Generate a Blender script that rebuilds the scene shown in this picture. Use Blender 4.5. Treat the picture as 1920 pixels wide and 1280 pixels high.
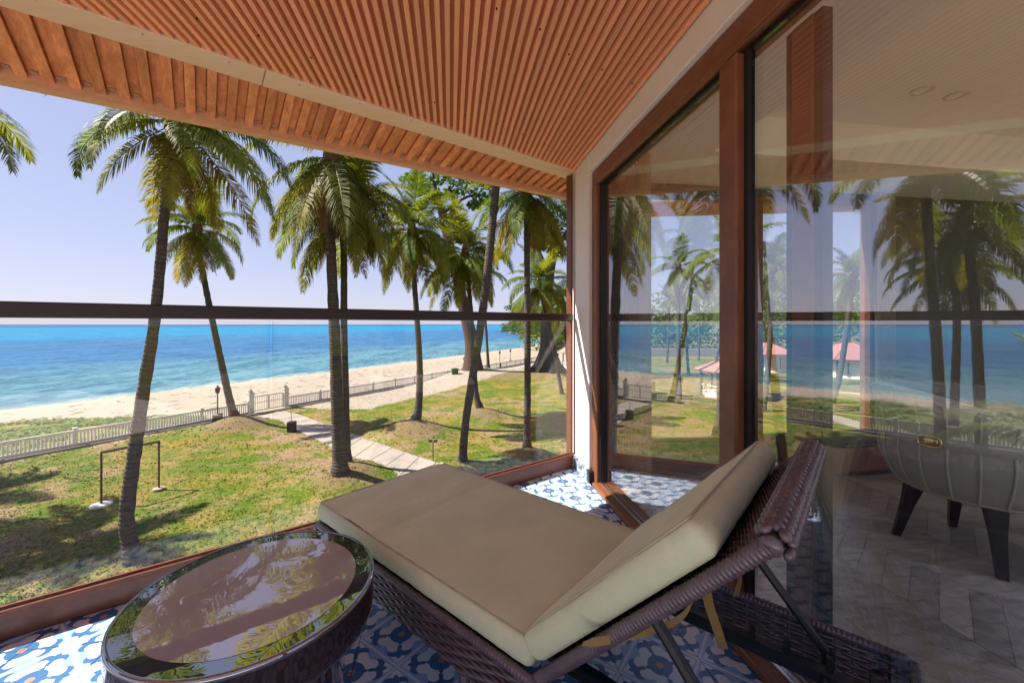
import bpy, bmesh, math, random
from math import sin, cos, pi, radians, sqrt, atan2
from mathutils import Vector, Matrix, noise as mnoise
random.seed(7)
S = bpy.context.scene
COL = S.collection
for o in list(bpy.data.objects): bpy.data.objects.remove(o)

# ------------------------------------------------------------------ camera, world, sun, exposure
FL = 4.317                      # balcony floor above the garden
EYE = 5.5                       # camera height above the garden
FPX = 760.0                     # focal length in photo pixels (1920 wide)
cam = bpy.data.cameras.new('camera'); camo = bpy.data.objects.new('camera', cam); COL.objects.link(camo)
camo.location = (0, 0, EYE); camo.rotation_euler = (pi/2, 0, 0)
cam.sensor_width = 36; cam.lens = 36*FPX/1920; cam.shift_y = -32/1920
cam.clip_start = 0.05; cam.clip_end = 60000
S.camera = camo
SUN_AZ = Vector((-0.995, 0.03)).normalized(); SUN_EL = radians(50)
world = bpy.data.worlds.new('World'); S.world = world; world.use_nodes = True
wn = world.node_tree; bg = wn.nodes['Background']
sky = wn.nodes.new('ShaderNodeTexSky'); sky.sky_type = 'NISHITA'; sky.sun_disc = False
sky.sun_elevation = SUN_EL; sky.sun_rotation = atan2(SUN_AZ.x, SUN_AZ.y)
sky.air_density = 0.9; sky.dust_density = 0.35; sky.ozone_density = 2.0; sky.altitude = 0
tint = wn.nodes.new('ShaderNodeMix'); tint.data_type = 'RGBA'; tint.blend_type = 'MULTIPLY'
tint.inputs[0].default_value = 1.0; tint.inputs[7].default_value = (0.91, 0.875, 1.09, 1)
soft = wn.nodes.new('ShaderNodeGamma'); soft.inputs[1].default_value = 0.40      # hazy tropical air: a flat, pale sky
wn.links.new(sky.outputs[0], soft.inputs[0]); wn.links.new(soft.outputs[0], tint.inputs[6]); wn.links.new(tint.outputs[2], bg.inputs['Color'])
bg.inputs['Strength'].default_value = 0.093
sl = bpy.data.lights.new('sun', 'SUN'); sl.energy = 3.2; sl.angle = radians(0.5); sl.color = (1, .93, .82)
so = bpy.data.objects.new('sun', sl); COL.objects.link(so)
sdir = Vector((SUN_AZ.x*cos(SUN_EL), SUN_AZ.y*cos(SUN_EL), sin(SUN_EL)))
so.rotation_euler = sdir.to_track_quat('Z', 'Y').to_euler(); so.location = (-20, 0, 30)
vs = S.view_settings; S.display_settings.display_device = 'sRGB'
vs.view_transform = 'Standard'; vs.look = 'None'; vs.gamma = 1; vs.exposure = 2.1; vs.use_curve_mapping = False
cy = S.cycles; cy.use_denoising = True; cy.max_bounces = 10; cy.diffuse_bounces = 5; cy.glossy_bounces = 5
cy.transmission_bounces = 6; cy.transparent_max_bounces = 24; cy.sample_clamp_indirect = 8
cy.caustics_reflective = False; cy.caustics_refractive = False

# ------------------------------------------------------------------ helpers
def tag(o, label=None, cat=None, group=None, kind=None):
    if label: o['label'] = label
    if cat: o['category'] = cat
    if group: o['group'] = group
    if kind: o['kind'] = kind
    return o
def empty(name, loc=(0, 0, 0), rz=0.0, parent=None):
    o = bpy.data.objects.new(name, None); COL.objects.link(o); o.location = loc; o.rotation_euler.z = rz
    o.empty_display_size = .1
    if parent: o.parent = parent
    return o
def inst(name, mesh, parent=None, mat=None):
    o = bpy.data.objects.new(name, mesh); COL.objects.link(o)
    if parent: o.parent = parent
    if mat is not None: o.matrix_local = mat
    return o
def px(u, v, z):                # the world point at height z seen at photo pixel (u, v)
    Y = FPX*(EYE-z)/(v-608.0)
    return Vector(((u-960)/FPX*Y, Y, z))
def pd(u, v, Y):                # the world point at depth Y seen at photo pixel
    return Vector(((u-960)/FPX*Y, Y, EYE-(v-608)/FPX*Y))

class MB:
    def __init__(s, M=None): s.v = []; s.f = []; s.M = M or Matrix.Identity(4)
    def quadgrid(s, rows, close=False):
        n0 = len(s.v); w = len(rows[0])
        for r in rows: s.v += [Vector(p) for p in r]
        for i in range(len(rows)-1):
            for j in range(w if close else w-1):
                k = (j+1) % w
                s.f.append((n0+i*w+j, n0+i*w+k, n0+(i+1)*w+k, n0+(i+1)*w+j))
        return s
    def poly(s, pts):
        n0 = len(s.v); s.v += [Vector(p) for p in pts]; s.f.append(tuple(range(n0, n0+len(pts)))); return s
    def box(s, c, d, M=None, ch=0.0):
        x, y, z = d[0]/2, d[1]/2, d[2]/2; c = Vector(c); n0 = len(s.v)
        if ch <= 0:
            P = [(-x,-y,-z),(x,-y,-z),(x,y,-z),(-x,y,-z),(-x,-y,z),(x,-y,z),(x,y,z),(-x,y,z)]
            F = [(3,2,1,0),(4,5,6,7),(0,1,5,4),(1,2,6,5),(2,3,7,6),(3,0,4,7)]
        else:
            a = min(ch, x*.9, y*.9, z*.9); P = []; F = []
            for (zz, ins) in ((-z, a), (-z+a, 0), (z-a, 0), (z, a)):
                X, Y = x-ins, y-ins
                if ins: X, Y = x-a, y-a; ring = [(-X,-Y),(-X,-Y),(X,-Y),(X,-Y),(X,Y),(X,Y),(-X,Y),(-X,Y)]
                else: ring = [(-x,-y+a),(-x+a,-y),(x-a,-y),(x,-y+a),(x,y-a),(x-a,y),(-x+a,y),(-x,y-a)]
                P += [(q[0], q[1], zz) for q in ring]
            F = [(6,4,2,0), (24,26,28,30)]
            for r in range(3):
                for j in range(8):
                    k = (j+1) % 8; q = (r*8+j, r*8+k, r*8+8+k, r*8+8+j)
                    F.append(q)
        for p in P:
            p = Vector(p)
            if M is not None: p = M @ p
            s.v.append(c+p)
        for f in F: s.f.append(tuple(n0+i for i in f))
        return s
    def tube(s, path, rad, seg=8, cap=True, flat=1.0, up=None):
        path = [Vector(p) for p in path]; n = len(path)
        if not hasattr(rad, '__len__'): rad = [rad]*n
        rows = []; prev = None
        for i, p in enumerate(path):
            t = (path[min(i+1, n-1)]-path[max(i-1, 0)]).normalized()
            if up is not None: a = Vector(up)
            elif prev is None: a = Vector((0, 0, 1)) if abs(t.z) < .9 else Vector((1, 0, 0))
            else: a = prev
            a = (a-t*a.dot(t)).normalized(); b = t.cross(a); prev = a
            rows.append([p+a*(cos(2*pi*j/seg)*rad[i]*flat)+b*(sin(2*pi*j/seg)*rad[i]) for j in range(seg)])
        n0 = len(s.v); s.quadgrid(rows, True)
        if cap:
            s.f.append(tuple(n0+j for j in reversed(range(seg)))); s.f.append(tuple(n0+(n-1)*seg+j for j in range(seg)))
        return s
    def lathe(s, prof, seg=32, c=(0, 0, 0), capb=False, capt=False):
        c = Vector(c); n0 = len(s.v)
        s.quadgrid([[c+Vector((r*cos(2*pi*j/seg), r*sin(2*pi*j/seg), z)) for j in range(seg)] for r, z in prof], True)
        if capb: s.f.append(tuple(n0+j for j in reversed(range(seg))))
        if capt: s.f.append(tuple(n0+(len(prof)-1)*seg+j for j in range(seg)))
        return s
    def ball(s, c, r, seg=8, rings=5, M=None):
        c = Vector(c); r = Vector(r) if hasattr(r, '__len__') else Vector((r, r, r)); rows = []
        for i in range(rings+1):
            a = -pi/2+pi*i/rings; row = []
            for j in range(seg):
                p = Vector((cos(a)*cos(2*pi*j/seg)*r.x, cos(a)*sin(2*pi*j/seg)*r.y, sin(a)*r.z))
                if M is not None: p = M @ p
                row.append(c+p)
            rows.append(row)
        return s.quadgrid(rows, True)
    def mesh(s, name, mat, smooth=False):
        me = bpy.data.meshes.new(name); M = s.M
        me.from_pydata([tuple(M @ p) for p in s.v], [], s.f); me.materials.append(mat)
        if smooth: me.polygons.foreach_set('use_smooth', [True]*len(me.polygons))
        me.update(); return me
    def build(s, name, mat, parent=None, smooth=False):
        return inst(name, s.mesh(name, mat, smooth), parent)

# node maths with operators
class NT:
    def __init__(s, m): s.t = m.node_tree
    def node(s, typ, **kw):
        n = s.t.nodes.new(typ)
        for k, v in kw.items(): setattr(n, k, v)
        return n
    def link(s, a, b): s.t.links.new(a, b)
    def set(s, inp, v):
        if isinstance(v, E): s.link(v.k, inp)
        elif isinstance(v, bpy.types.NodeSocket): s.link(v, inp)
        else: inp.default_value = v
    def math(s, op, a, b=None, c=None):
        n = s.node('ShaderNodeMath', operation=op)
        for i, x in enumerate((a, b, c)):
            if x is not None: s.set(n.inputs[i], x)
        return E(s, n.outputs[0])
    def val(s, sock): return E(s, sock)
    def noise(s, scale, detail=3, rough=.5, vec=None, dist=0.0):
        n = s.node('ShaderNodeTexNoise'); n.inputs['Scale'].default_value = scale; n.inputs['Detail'].default_value = detail
        n.inputs['Roughness'].default_value = rough; n.inputs['Distortion'].default_value = dist
        if vec is not None: s.set(n.inputs['Vector'], vec)
        return E(s, n.outputs['Fac'])
    def pos(s): return s.node('ShaderNodeNewGeometry').outputs['Position']
    def obj(s): return s.node('ShaderNodeTexCoord').outputs['Object']
    def rnd(s): return E(s, s.node('ShaderNodeObjectInfo').outputs['Random'])
    def xyz(s, vec):
        n = s.node('ShaderNodeSeparateXYZ'); s.set(n.inputs[0], vec); return [E(s, n.outputs[i]) for i in range(3)]
    def vec(s, x, y, z):
        n = s.node('ShaderNodeCombineXYZ')
        for i, q in enumerate((x, y, z)): s.set(n.inputs[i], q)
        return n.outputs[0]
    def mapv(s, vec, scale=(1, 1, 1), rot=(0, 0, 0), loc=(0, 0, 0)):
        n = s.node('ShaderNodeMapping'); s.set(n.inputs[0], vec)
        n.inputs['Scale'].default_value = scale; n.inputs['Rotation'].default_value = rot; n.inputs['Location'].default_value = loc
        return n.outputs[0]
    def mix(s, f, a, b, mode='MIX'):
        n = s.node('ShaderNodeMix', data_type='RGBA', blend_type=mode)
        s.set(n.inputs[0], f); 
        for i, c in ((6, a), (7, b)):
            if isinstance(c, (tuple, list)) and len(c) == 3: c = (*c, 1)
            s.set(n.inputs[i], c)
        return n.outputs[2]
    def step(s, x, lo, hi):      # smooth 0..1
        n = s.node('ShaderNodeMapRange', interpolation_type='SMOOTHSTEP'); s.set(n.inputs[0], x)
        n.inputs[1].default_value = lo; n.inputs[2].default_value = hi; n.inputs[3].default_value = 0; n.inputs[4].default_value = 1
        return E(s, n.outputs[0])
    def bump(s, h, strength=.3, dist=.01, normal=None):
        n = s.node('ShaderNodeBump'); n.inputs['Strength'].default_value = strength; n.inputs['Distance'].default_value = dist
        s.set(n.inputs['Height'], h)
        if normal is not None: s.link(normal, n.inputs['Normal'])
        return n.outputs[0]
class E:
    def __init__(s, t, k): s.t = t; s.k = k
    def __add__(s, o): return s.t.math('ADD', s, o)
    def __radd__(s, o): return s.t.math('ADD', o, s)
    def __sub__(s, o): return s.t.math('SUBTRACT', s, o)
    def __rsub__(s, o): return s.t.math('SUBTRACT', o, s)
    def __mul__(s, o): return s.t.math('MULTIPLY', s, o)
    def __rmul__(s, o): return s.t.math('MULTIPLY', s, o)
    def __truediv__(s, o): return s.t.math('DIVIDE', s, o)
    def __lt__(s, o): return s.t.math('LESS_THAN', s, o)
    def __gt__(s, o): return s.t.math('GREATER_THAN', s, o)
    def abs(s): return s.t.math('ABSOLUTE', s)
    def max(s, o): return s.t.math('MAXIMUM', s, o)
    def min(s, o): return s.t.math('MINIMUM', s, o)
    def sqrt(s): return s.t.math('SQRT', s)
    def sin(s): return s.t.math('SINE', s)
    def round(s): return s.t.math('ROUND', s)

def mat(name, col=(.5, .5, .5), rough=.5, spec=.5, metal=0.0):
    m = bpy.data.materials.new(name); m.use_nodes = True
    p = m.node_tree.nodes['Principled BSDF']
    p.inputs['Base Color'].default_value = (*col, 1); p.inputs['Roughness'].default_value = rough
    p.inputs['Specular IOR Level'].default_value = spec; p.inputs['Metallic'].default_value = metal
    return m, NT(m), p
def grainy(name, c1, c2, rough=.5, scale=6, stretch=(1, 1, 1), bump=.15, bdist=.003, spec=.4, jitter=.25, fine=60, coord='obj'):
    m, n, p = mat(name, c1, rough, spec)
    v = n.mapv(n.obj() if coord == 'obj' else n.pos(), stretch)
    if coord == 'obj':
        r = n.rnd(); add = n.node('ShaderNodeVectorMath', operation='ADD'); n.link(v, add.inputs[0])
        n.link(n.vec(r*37.0, r*91.0, r*13.0), add.inputs[1]); v = add.outputs[0]
    a = n.noise(scale, 5, .6, v, .6); b = n.noise(fine, 3, .6, v)
    f = n.step(a*.75+b*.25, .3, .7)
    c = n.mix(f, c1, c2)
    if jitter:
        k = 1.0-jitter/2+n.rnd()*jitter
        c = n.mix(1.0, c, n.vec(k, k, k), 'MULTIPLY')
    n.link(c, p.inputs['Base Color']); n.link(n.bump(a*.5+b*.5, bump, bdist), p.inputs['Normal'])
    return m
def glass(name, refl, tintc, ior=1.5):
    m = bpy.data.materials.new(name); m.use_nodes = True; n = NT(m); t = m.node_tree
    t.nodes.remove(t.nodes['Principled BSDF']); out = t.nodes['Material Output']
    tr = n.node('ShaderNodeBsdfTransparent'); tr.inputs[0].default_value = (*tintc, 1)
    gl = n.node('ShaderNodeBsdfGlossy'); gl.inputs['Roughness'].default_value = 0.0; gl.inputs[0].default_value = (.98, .98, 1, 1)
    lw = n.node('ShaderNodeLayerWeight'); lw.inputs['Blend'].default_value = .5
    q = E(n, lw.outputs['Facing']); f = q*q*q*q*q*(1-refl)*.8+refl
    mx = n.node('ShaderNodeMixShader'); n.set(mx.inputs[0], f); n.link(tr.outputs[0], mx.inputs[1]); n.link(gl.outputs[0], mx.inputs[2])
    n.link(mx.outputs[0], out.inputs['Surface']); return m
# ------------------------------------------------------------------ frames of the building
A_D = radians(8.616)
DM = Matrix.Translation((1.096, 0, FL)) @ Matrix.Rotation(A_D, 4, 'Z')        # x into the room, y along the door wall, z above the floor
A_R = radians(37.34)
RT = Vector((cos(A_R), sin(A_R), 0)); RN = Vector((-sin(A_R), cos(A_R), 0))
RM = Matrix.Translation(RN*2.374+Vector((0, 0, FL))) @ Matrix.Rotation(A_R, 4, 'Z')  # x along the railing, y outwards
def d_of(p): return (RM.inverted() @ p).y
CZ = 2.456                      # balcony ceiling

# ------------------------------------------------------------------ materials of the building
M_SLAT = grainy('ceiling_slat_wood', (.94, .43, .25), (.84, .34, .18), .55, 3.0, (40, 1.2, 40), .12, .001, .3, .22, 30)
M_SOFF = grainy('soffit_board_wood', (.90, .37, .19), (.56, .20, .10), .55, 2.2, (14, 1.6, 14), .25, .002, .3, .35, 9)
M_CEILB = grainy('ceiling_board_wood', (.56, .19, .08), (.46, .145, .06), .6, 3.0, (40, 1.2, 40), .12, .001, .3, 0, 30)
M_TRIM = grainy('pale_trim_wood', (.88, .62, .50), (.83, .55, .43), .5, 2.0, (1.2, 14, 14), .1, .001, .35, .08, 8)
M_FASC = grainy('fascia_wood', (.74, .42, .27), (.64, .33, .20), .5, 2.0, (1.2, 14, 14), .15, .001, .35, .08, 8)
M_FRAME = grainy('door_frame_wood', (.24, .09, .042), (.15, .052, .025), .42, 3.0, (20, 1.2, 1.6), .25, .002, .4, .15, 14)
M_DARK = grainy('dark_gasket', (.012, .009, .009), (.02, .014, .012), .5, 4, jitter=0)
M_RAIL = grainy('bottom_rail_wood', (.17, .05, .022), (.11, .032, .016), .3, 2.2, (1, 16, 16), .12, .001, .5, 0, 10)
M_HAND = grainy('handrail_paint', (.035, .018, .018), (.03, .015, .015), .35, 3, jitter=0)
M_PLAS = grainy('white_plaster', (.84, .73, .68), (.79, .68, .63), .8, 4, bump=.1, bdist=.002, jitter=0, fine=70)
M_PLASE = grainy('grey_plaster', (.42, .38, .34), (.38, .34, .30), .85, 3, bump=.1, bdist=.002, jitter=0)
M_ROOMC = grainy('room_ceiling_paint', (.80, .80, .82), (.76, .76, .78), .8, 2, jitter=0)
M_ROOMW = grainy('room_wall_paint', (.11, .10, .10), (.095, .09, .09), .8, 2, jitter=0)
M_METAL, _n, _p = mat('brushed_metal', (.62, .62, .62), .3, .5, 1.0)
M_BLACKM = grainy('black_metal', (.012, .012, .014), (.02, .02, .022), .38, 8, jitter=0)
G_DOOR = glass('door_glass', .17, (.96, .97, .965))
G_RAIL = glass('rail_glass', .03, (.97, .985, .98))
G_WIN = glass('window_glass', .02, (.96, .97, .97))

# patterned floor tile: blue flower motif on the tile lattice
CELL = .2121; C0 = Vector((-.4232, 1.5522, FL)); A_C = radians(-35.25)
def tile_material():
    m, n, p = mat('patterned_tile', (.5, .5, .6), .22, .5)
    x, y, z = n.xyz(n.pos()); x = x-C0.x; y = y-C0.y
    ca, sa = cos(A_C), sin(A_C)
    a = (x*ca+y*sa)*(1/CELL); b = (y*ca-x*sa)*(1/CELL)
    a = (a-a.round()).abs(); b = (b-b.round()).abs()
    q1 = (a+b)*.70711; q2 = (a-b).abs()*.70711
    r = (a*a+b*b).sqrt(); e = 0.5-a.max(b)
    def disc(c1, c2, rad, s2=1.0):
        u = q1-c1; v = (q2-c2)*s2
        return (u*u+v*v).sqrt()-rad
    W = .006
    ins = lambda d: n.step(d, W, -W)
    base = (.28, .42, .70); light = (.70, .72, .79); dark = (.06, .16, .34); mid = (.33, .46, .72)
    lens = q2-(.265*(1.0-(q1*(1/.665))*(q1*(1/.665))))
    c = n.mix(ins(lens), base, light)
    stem = (q2-.036).max(q1-.45)
    tip = disc(.455, -.058, .108).max(.38-q1)
    cres = disc(.385, .092, .112)
    core = r-.200
    dk = stem.min(tip).min(cres).min(core)
    c = n.mix(ins(dk), c, dark)
    c = n.mix(ins(disc(.292, .108, .103)), c, light)
    c = n.mix(ins(tip), c, dark); c = n.mix(ins(stem.max(.26-q1)), c, dark)
    c = n.mix(ins(r-.058), c, (.55, .26, .15))
    c = n.mix(ins((e-.033).abs()-.011), c, mid)
    c = n.mix(ins((e-.009).abs()-.010), c, light)
    w = n.noise(3.0, 4, .6, n.pos()); k = .93+w*.14
    c = n.mix(1.0, c, n.vec(k, k, k), 'MULTIPLY')
    n.link(c, p.inputs['Base Color'])
    n.set(p.inputs['Roughness'], .16+w*.16)
    n.link(n.bump(n.noise(40, 3, .6, n.pos()), .06, .001), p.inputs['Normal'])
    return m
M_TILE = tile_material()
M_GROUT = grainy('grout', (.12, .11, .11), (.18, .16, .15), .9, 20, jitter=0)

# ------------------------------------------------------------------ balcony floor, tile by tile
fl_ = MB(); fpts = [RM @ Vector((-4.7, .05, 0)), RM @ Vector((2.6, .05, 0)), DM @ Vector((.1, 3.4, 0)), DM @ Vector((.1, -1.3, 0)), DM @ Vector((-4.6, -1.3, 0))]
lo = [Vector((q.x, q.y, FL-.206)) for q in fpts]; hi = [Vector((q.x, q.y, FL-.006)) for q in fpts]
fl_.poly(lo); fl_.poly(hi[::-1])
for i in range(5): j = (i+1) % 5; fl_.poly([lo[i], hi[i], hi[j], lo[j]])
tag(MB(DM).box((-2.2, -3.6, -.08), (4.6, 4.8, .16)).build('added_bounce_slab', M_PLAS), kind='structure')  # unseen pale slab added behind the camera to bounce sunlight onto the ceiling
floor = tag(fl_.build('balcony_floor', M_GROUT), kind='structure')
TX = Vector((cos(A_C+pi/4), sin(A_C+pi/4), 0)); TY = Vector((-TX.y, TX.x, 0))
full = bpy.data.meshes.new('tile'); h = .1486
def tile_mesh(poly):
    k = len(poly); v = [(p[0], p[1], 0) for p in poly]+[(p[0], p[1], -.008) for p in poly]
    me = bpy.data.meshes.new('tile'); me.from_pydata(v, [], [tuple(range(k))]+[(i, i+k, (i+1) % k+k, (i+1) % k) for i in range(k)])
    me.materials.append(M_TILE); me.update(); return me
full = tile_mesh([(-h, -h), (h, -h), (h, h), (-h, h)])
def clip(poly, f):
    out = []
    for i in range(len(poly)):
        p, q = poly[i], poly[(i+1) % len(poly)]; a, b = f(p), f(q)
        if a >= 0: out.append(p)
        if a*b < 0:
            s = a/(a-b); out.append((p[0]+(q[0]-p[0])*s, p[1]+(q[1]-p[1])*s))
    return out
DMi = DM.inverted(); RMi = RM.inverted()
for i in range(-12, 8):
    for j in range(-8, 9):
        c = C0+TX*(.3*i)+TY*(.3*j); l = DMi @ c; r_ = RMi @ c
        if l.x > .1 or r_.y > .25 or l.y < -1.2 or l.x < -4.0: continue
        W = lambda p: c+TX*p[0]+TY*p[1]
        poly = [(-h, -h), (h, -h), (h, h), (-h, h)]
        poly = clip(poly, lambda p: -.062-(DMi @ W(p)).x)
        if len(poly) > 2: poly = clip(poly, lambda p: .045-(RMi @ W(p)).y)
        if len(poly) < 3: continue
        area = abs(sum(poly[k][0]*poly[(k+1) % len(poly)][1]-poly[(k+1) % len(poly)][0]*poly[k][1] for k in range(len(poly))))/2
        if area < .0006: continue
        me = full if area > 4*h*h-1e-5 else tile_mesh(poly)
        o = inst('tile', me, floor); o.matrix_local = Matrix.Translation(c+Vector((0, 0, random.uniform(-.0006, .0006)))) @ Matrix((( TX.x, TY.x, 0, 0), (TX.y, TY.y, 0, 0), (0, 0, 1, 0), (0, 0, 0, 1)))

# ------------------------------------------------------------------ ceiling with narrow slats, trim beam, soffit boards, fascia
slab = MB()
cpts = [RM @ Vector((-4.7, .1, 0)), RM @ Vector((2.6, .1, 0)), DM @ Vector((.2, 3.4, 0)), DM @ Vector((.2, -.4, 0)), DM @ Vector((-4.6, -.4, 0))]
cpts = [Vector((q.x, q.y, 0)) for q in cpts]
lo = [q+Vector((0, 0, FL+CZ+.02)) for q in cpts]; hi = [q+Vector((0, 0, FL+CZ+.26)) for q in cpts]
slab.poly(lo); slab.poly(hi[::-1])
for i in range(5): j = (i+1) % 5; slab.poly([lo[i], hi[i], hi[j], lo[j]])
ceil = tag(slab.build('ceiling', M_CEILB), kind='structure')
sm = MB(); w0, w1, dp = .0120, .0100, .021
prof = [(-w0, 0), (-w1, -dp), (w1, -dp), (w0, 0)]
sm.quadgrid([[(x, 0, z) for x, z in prof], [(x, 1, z) for x, z in prof]])
sm.poly([(x, 0, z) for x, z in prof]); sm.poly([(x, 1, z) for x, z in reversed(prof)])
slat_me = sm.mesh('slat', M_SLAT)
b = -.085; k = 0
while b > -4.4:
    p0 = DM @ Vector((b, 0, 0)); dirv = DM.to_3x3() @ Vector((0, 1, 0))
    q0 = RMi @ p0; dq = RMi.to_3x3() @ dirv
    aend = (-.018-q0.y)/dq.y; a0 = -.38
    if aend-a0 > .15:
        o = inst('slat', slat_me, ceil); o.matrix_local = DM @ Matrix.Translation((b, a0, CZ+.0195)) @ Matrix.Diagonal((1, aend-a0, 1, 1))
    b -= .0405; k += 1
tb = MB(RM); tb.box((-1.55, .071, CZ+.012), (3.6, .17, .03), ch=.004); beam = tb.build('trim_board', M_TRIM, ceil)
tb = MB(RM); tb.box((1.408, .071, CZ+.012), (2.31, .17, .03), ch=.004); tb.build('trim_board', M_TRIM, ceil)
sc = MB(RM)
for t in [x*.31-3.0 for x in range(18)]: sc.lathe([(.0035, 0), (.0035, .004)], 6, (t, .014+.01*((t*7) % 1), CZ-.0045), capb=True)
for k in range(24):
    sc.lathe([(.0036, -.0035), (.0036, .004)], 6, (-2.6+k*.215, -.24-.02*((k*5) % 3), CZ-.004), capb=True)
    sc.lathe([(.0036, -.0035), (.0036, .004)], 6, (-2.5+k*.215, -1.02-.02*((k*7) % 3), CZ-.004), capb=True)
sc.build('screw', M_DARK, ceil)
def fas(t): return .156+min(.47, .37-.060*t)
TB = math.atan(.28)
bm = MB().box((0, .5, 0), (.0435, 1, .014)).mesh('soffit_board', M_SOFF)
soff = tag(MB(RM).quadgrid([[(-4.4, .14, CZ+.045), (-4.4, .75, CZ-.123)], [(2.6, .14, CZ+.045), (2.6, .5, CZ-.052)]]).build('soffit', M_SOFF), kind='structure')
clipm = MB().box((0, 0, 0), (.026, .018, .004)).mesh('metal_clip', M_METAL)
t = -4.3; k = 0
while t < 2.80:
    d0, d1 = .150, fas(t)-.018
    L = (d1-d0)/cos(TB); zz = CZ+.010+(.0 if k % 2 else .024)
    w = random.uniform(.93, 1.0)
    Mx = RM @ Matrix.Translation((t, d0, zz)) @ Matrix.Rotation(-TB, 4, 'X')
    o = inst('soffit_board', bm, soff); o.matrix_local = Mx @ Matrix.Diagonal((w*(1.0 if k % 2 else 1.0), L, 1, 1))
    if k % 2 == 0:
        o = inst('metal_clip', clipm, soff); o.matrix_local = Mx @ Matrix.Translation((0, L-.02, -.0095))
    t += .0445+random.uniform(-.0015, .0015); k += 1
fb = MB(RM)
rows = []
for i in range(25):
    t = -4.4+i*7.22/24; d = fas(t); z = CZ+.016-.28*(d-.156)
    rows.append([(t, d-.02, z-.042), (t, d+.028, z-.050), (t, d+.032, z+.035), (t, d-.02, z+.03)])
fb.quadgrid(rows, True); fb.f.append((0, 1, 2, 3)); n_ = len(fb.v); fb.f.append((n_-1, n_-2, n_-3, n_-4))
tag(fb.build('fascia', M_FASC), kind='structure')
# roof skin over the soffit so that the sky does not leak in
rf = MB(RM); rows = []
for i in range(25):
    t = -4.4+i*7.22/24; d = fas(t); z = CZ+.016-.28*(d-.156)
    rows.append([(t, -.2, CZ+.30), (t, d+.05, z+.06), (t, d+.05, z+.036), (t, .1, CZ+.06)])
rf.quadgrid(rows, True); tag(rf.build('roof', M_PLASE), kind='structure')

# ------------------------------------------------------------------ glass railing
rail = tag(empty('glass_railing', RM @ Vector((0, 0, 0))), 'frameless glass balcony railing with dark handrail and brown bottom rail facing the sea', 'railing')
RL = lambda: MB(Matrix.Translation(-(RM @ Vector((0, 0, 0)))) @ RM)
RL().box((-.97, 0, 1.239), (6.8, .052, .062), ch=.006).build('handrail', M_HAND, rail)
RL().box((-.97, .012, .052), (6.8, .062, .104), ch=.008).build('bottom_rail', M_RAIL, rail)
RL().box((-.97, -.021, .110), (6.8, .012, .012)).box((-.97, .021, .110), (6.8, .012, .012)).build('glazing_bead', M_RAIL, rail)
for t0, t1 in ((.281, 2.425), (-1.87, .269), (-4.02, -1.882)):
    RL().box(((t0+t1)/2, 0, .6565), (t1-t0, .012, 1.101)).build('glass_pane', G_RAIL, rail)
RL().box((2.44, .03, 1.22), (.022, .06, 2.42), ch=.004).build('end_post', M_RAIL, rail)

# ------------------------------------------------------------------ door wall
wl = MB(DM)
wl.box((.05, 1.3, 2.52), (.22, 3.57, .40), ch=.004)                      # band over the doors
wl.build('wall', M_PLAS).__setitem__('kind', 'structure')
pil = tag(MB(DM).box((.03, 3.2925, 1.36), (.18, .415, 2.72), ch=.006).build('corner_pillar', M_PLAS), 'white plaster corner pillar between the glass railing and the glass door', 'pillar')
sk = MB(DM); sk.box((-.066, 3.2925, .055), (.012, .43, .10), ch=.002)
tsk, n, p = mat('skirting_tile', (.6, .62, .68), .25)
v = n.noise(26, 2, .5, n.pos(), 1.2); n.link(n.mix(n.step(v, .48, .54), (.62, .64, .70), (.12, .17, .28)), p.inputs['Base Color'])
sk.build('skirting_tile', tsk, pil)
MB(DM).box((-.05, 3.06, .055), (.05, .05, .085), ch=.004).build('cable_box', M_BLACKM, pil)

door = tag(empty('sliding_door', DM @ Vector((0, 1.5, 0)), A_D), 'large reflective sliding glass door with brown wooden frame beside the lounger', 'door')
DL = lambda: MB(Matrix.Translation((0, -1.5, 0)))
DL().box((.03, .3, 2.268), (.13, 5.56, .104), ch=.006).build('head_frame', M_FRAME, door)
DL().box((-.022, .3, 2.211), (.02, 5.36, .018), ch=.003).build('head_bead', M_FRAME, door)
DL().box((.02, 3.035, 1.108), (.11, .1, 2.212), ch=.006).build('jamb', M_FRAME, door)
DL().box((.015, 2.978, 1.108), (.05, .018, 2.19)).build('gasket', M_DARK, door)
DL().box((-.005, .3, .017), (.12, 5.4, .034), ch=.006).build('threshold', M_FRAME, door)
DL().box((-.002, .3, .037), (.012, 5.37, .008)).build('track', M_METAL, door)
DL().box((.062, .3, .012), (.014, 5.37, .024)).box((.09, .3, .006), (.05, 5.4, .02)).build('inner_track', M_FRAME, door)
DL().box((.03, .3, 2.202), (.045, 5.3, .014)).build('gasket', M_DARK, door)
DL().box((.02, 2.30, 1.112), (.012, 1.34, 2.15)).build('glass_pane', G_DOOR, door)
DL().box((-.012, 1.570, 1.112), (.062, .1, 2.16), ch=.008).build('stile', M_FRAME, door)
DL().box((.005, 1.510, 1.112), (.03, .020, 2.16)).build('gasket', M_DARK, door)
DL().box((.012, .57, 1.112), (.012, 1.86, 2.15)).build('glass_pane', G_DOOR, door)
DL().box((-.012, -.41, 1.112), (.062, .1, 2.16), ch=.008).build('stile', M_FRAME, door)
DL().box((.012, -1.42, 1.112), (.012, 1.9, 2.15)).build('glass_pane', G_DOOR, door)
lf = DL().box((.095, 1.357, 1.112), (.045, .085, 2.16), ch=.006).build('inner_stile', M_FRAME, door)
DL().box((.095, 1.411, 1.112), (.036, .020, 2.15)).box((.095, 1.297, 1.112), (.036, .032, 2.15)).build('inner_gasket', M_DARK, door)
DL().box((.095, .43, 1.112), (.010, 1.70, 2.13)).build('inner_pane', G_WIN, door)

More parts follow.
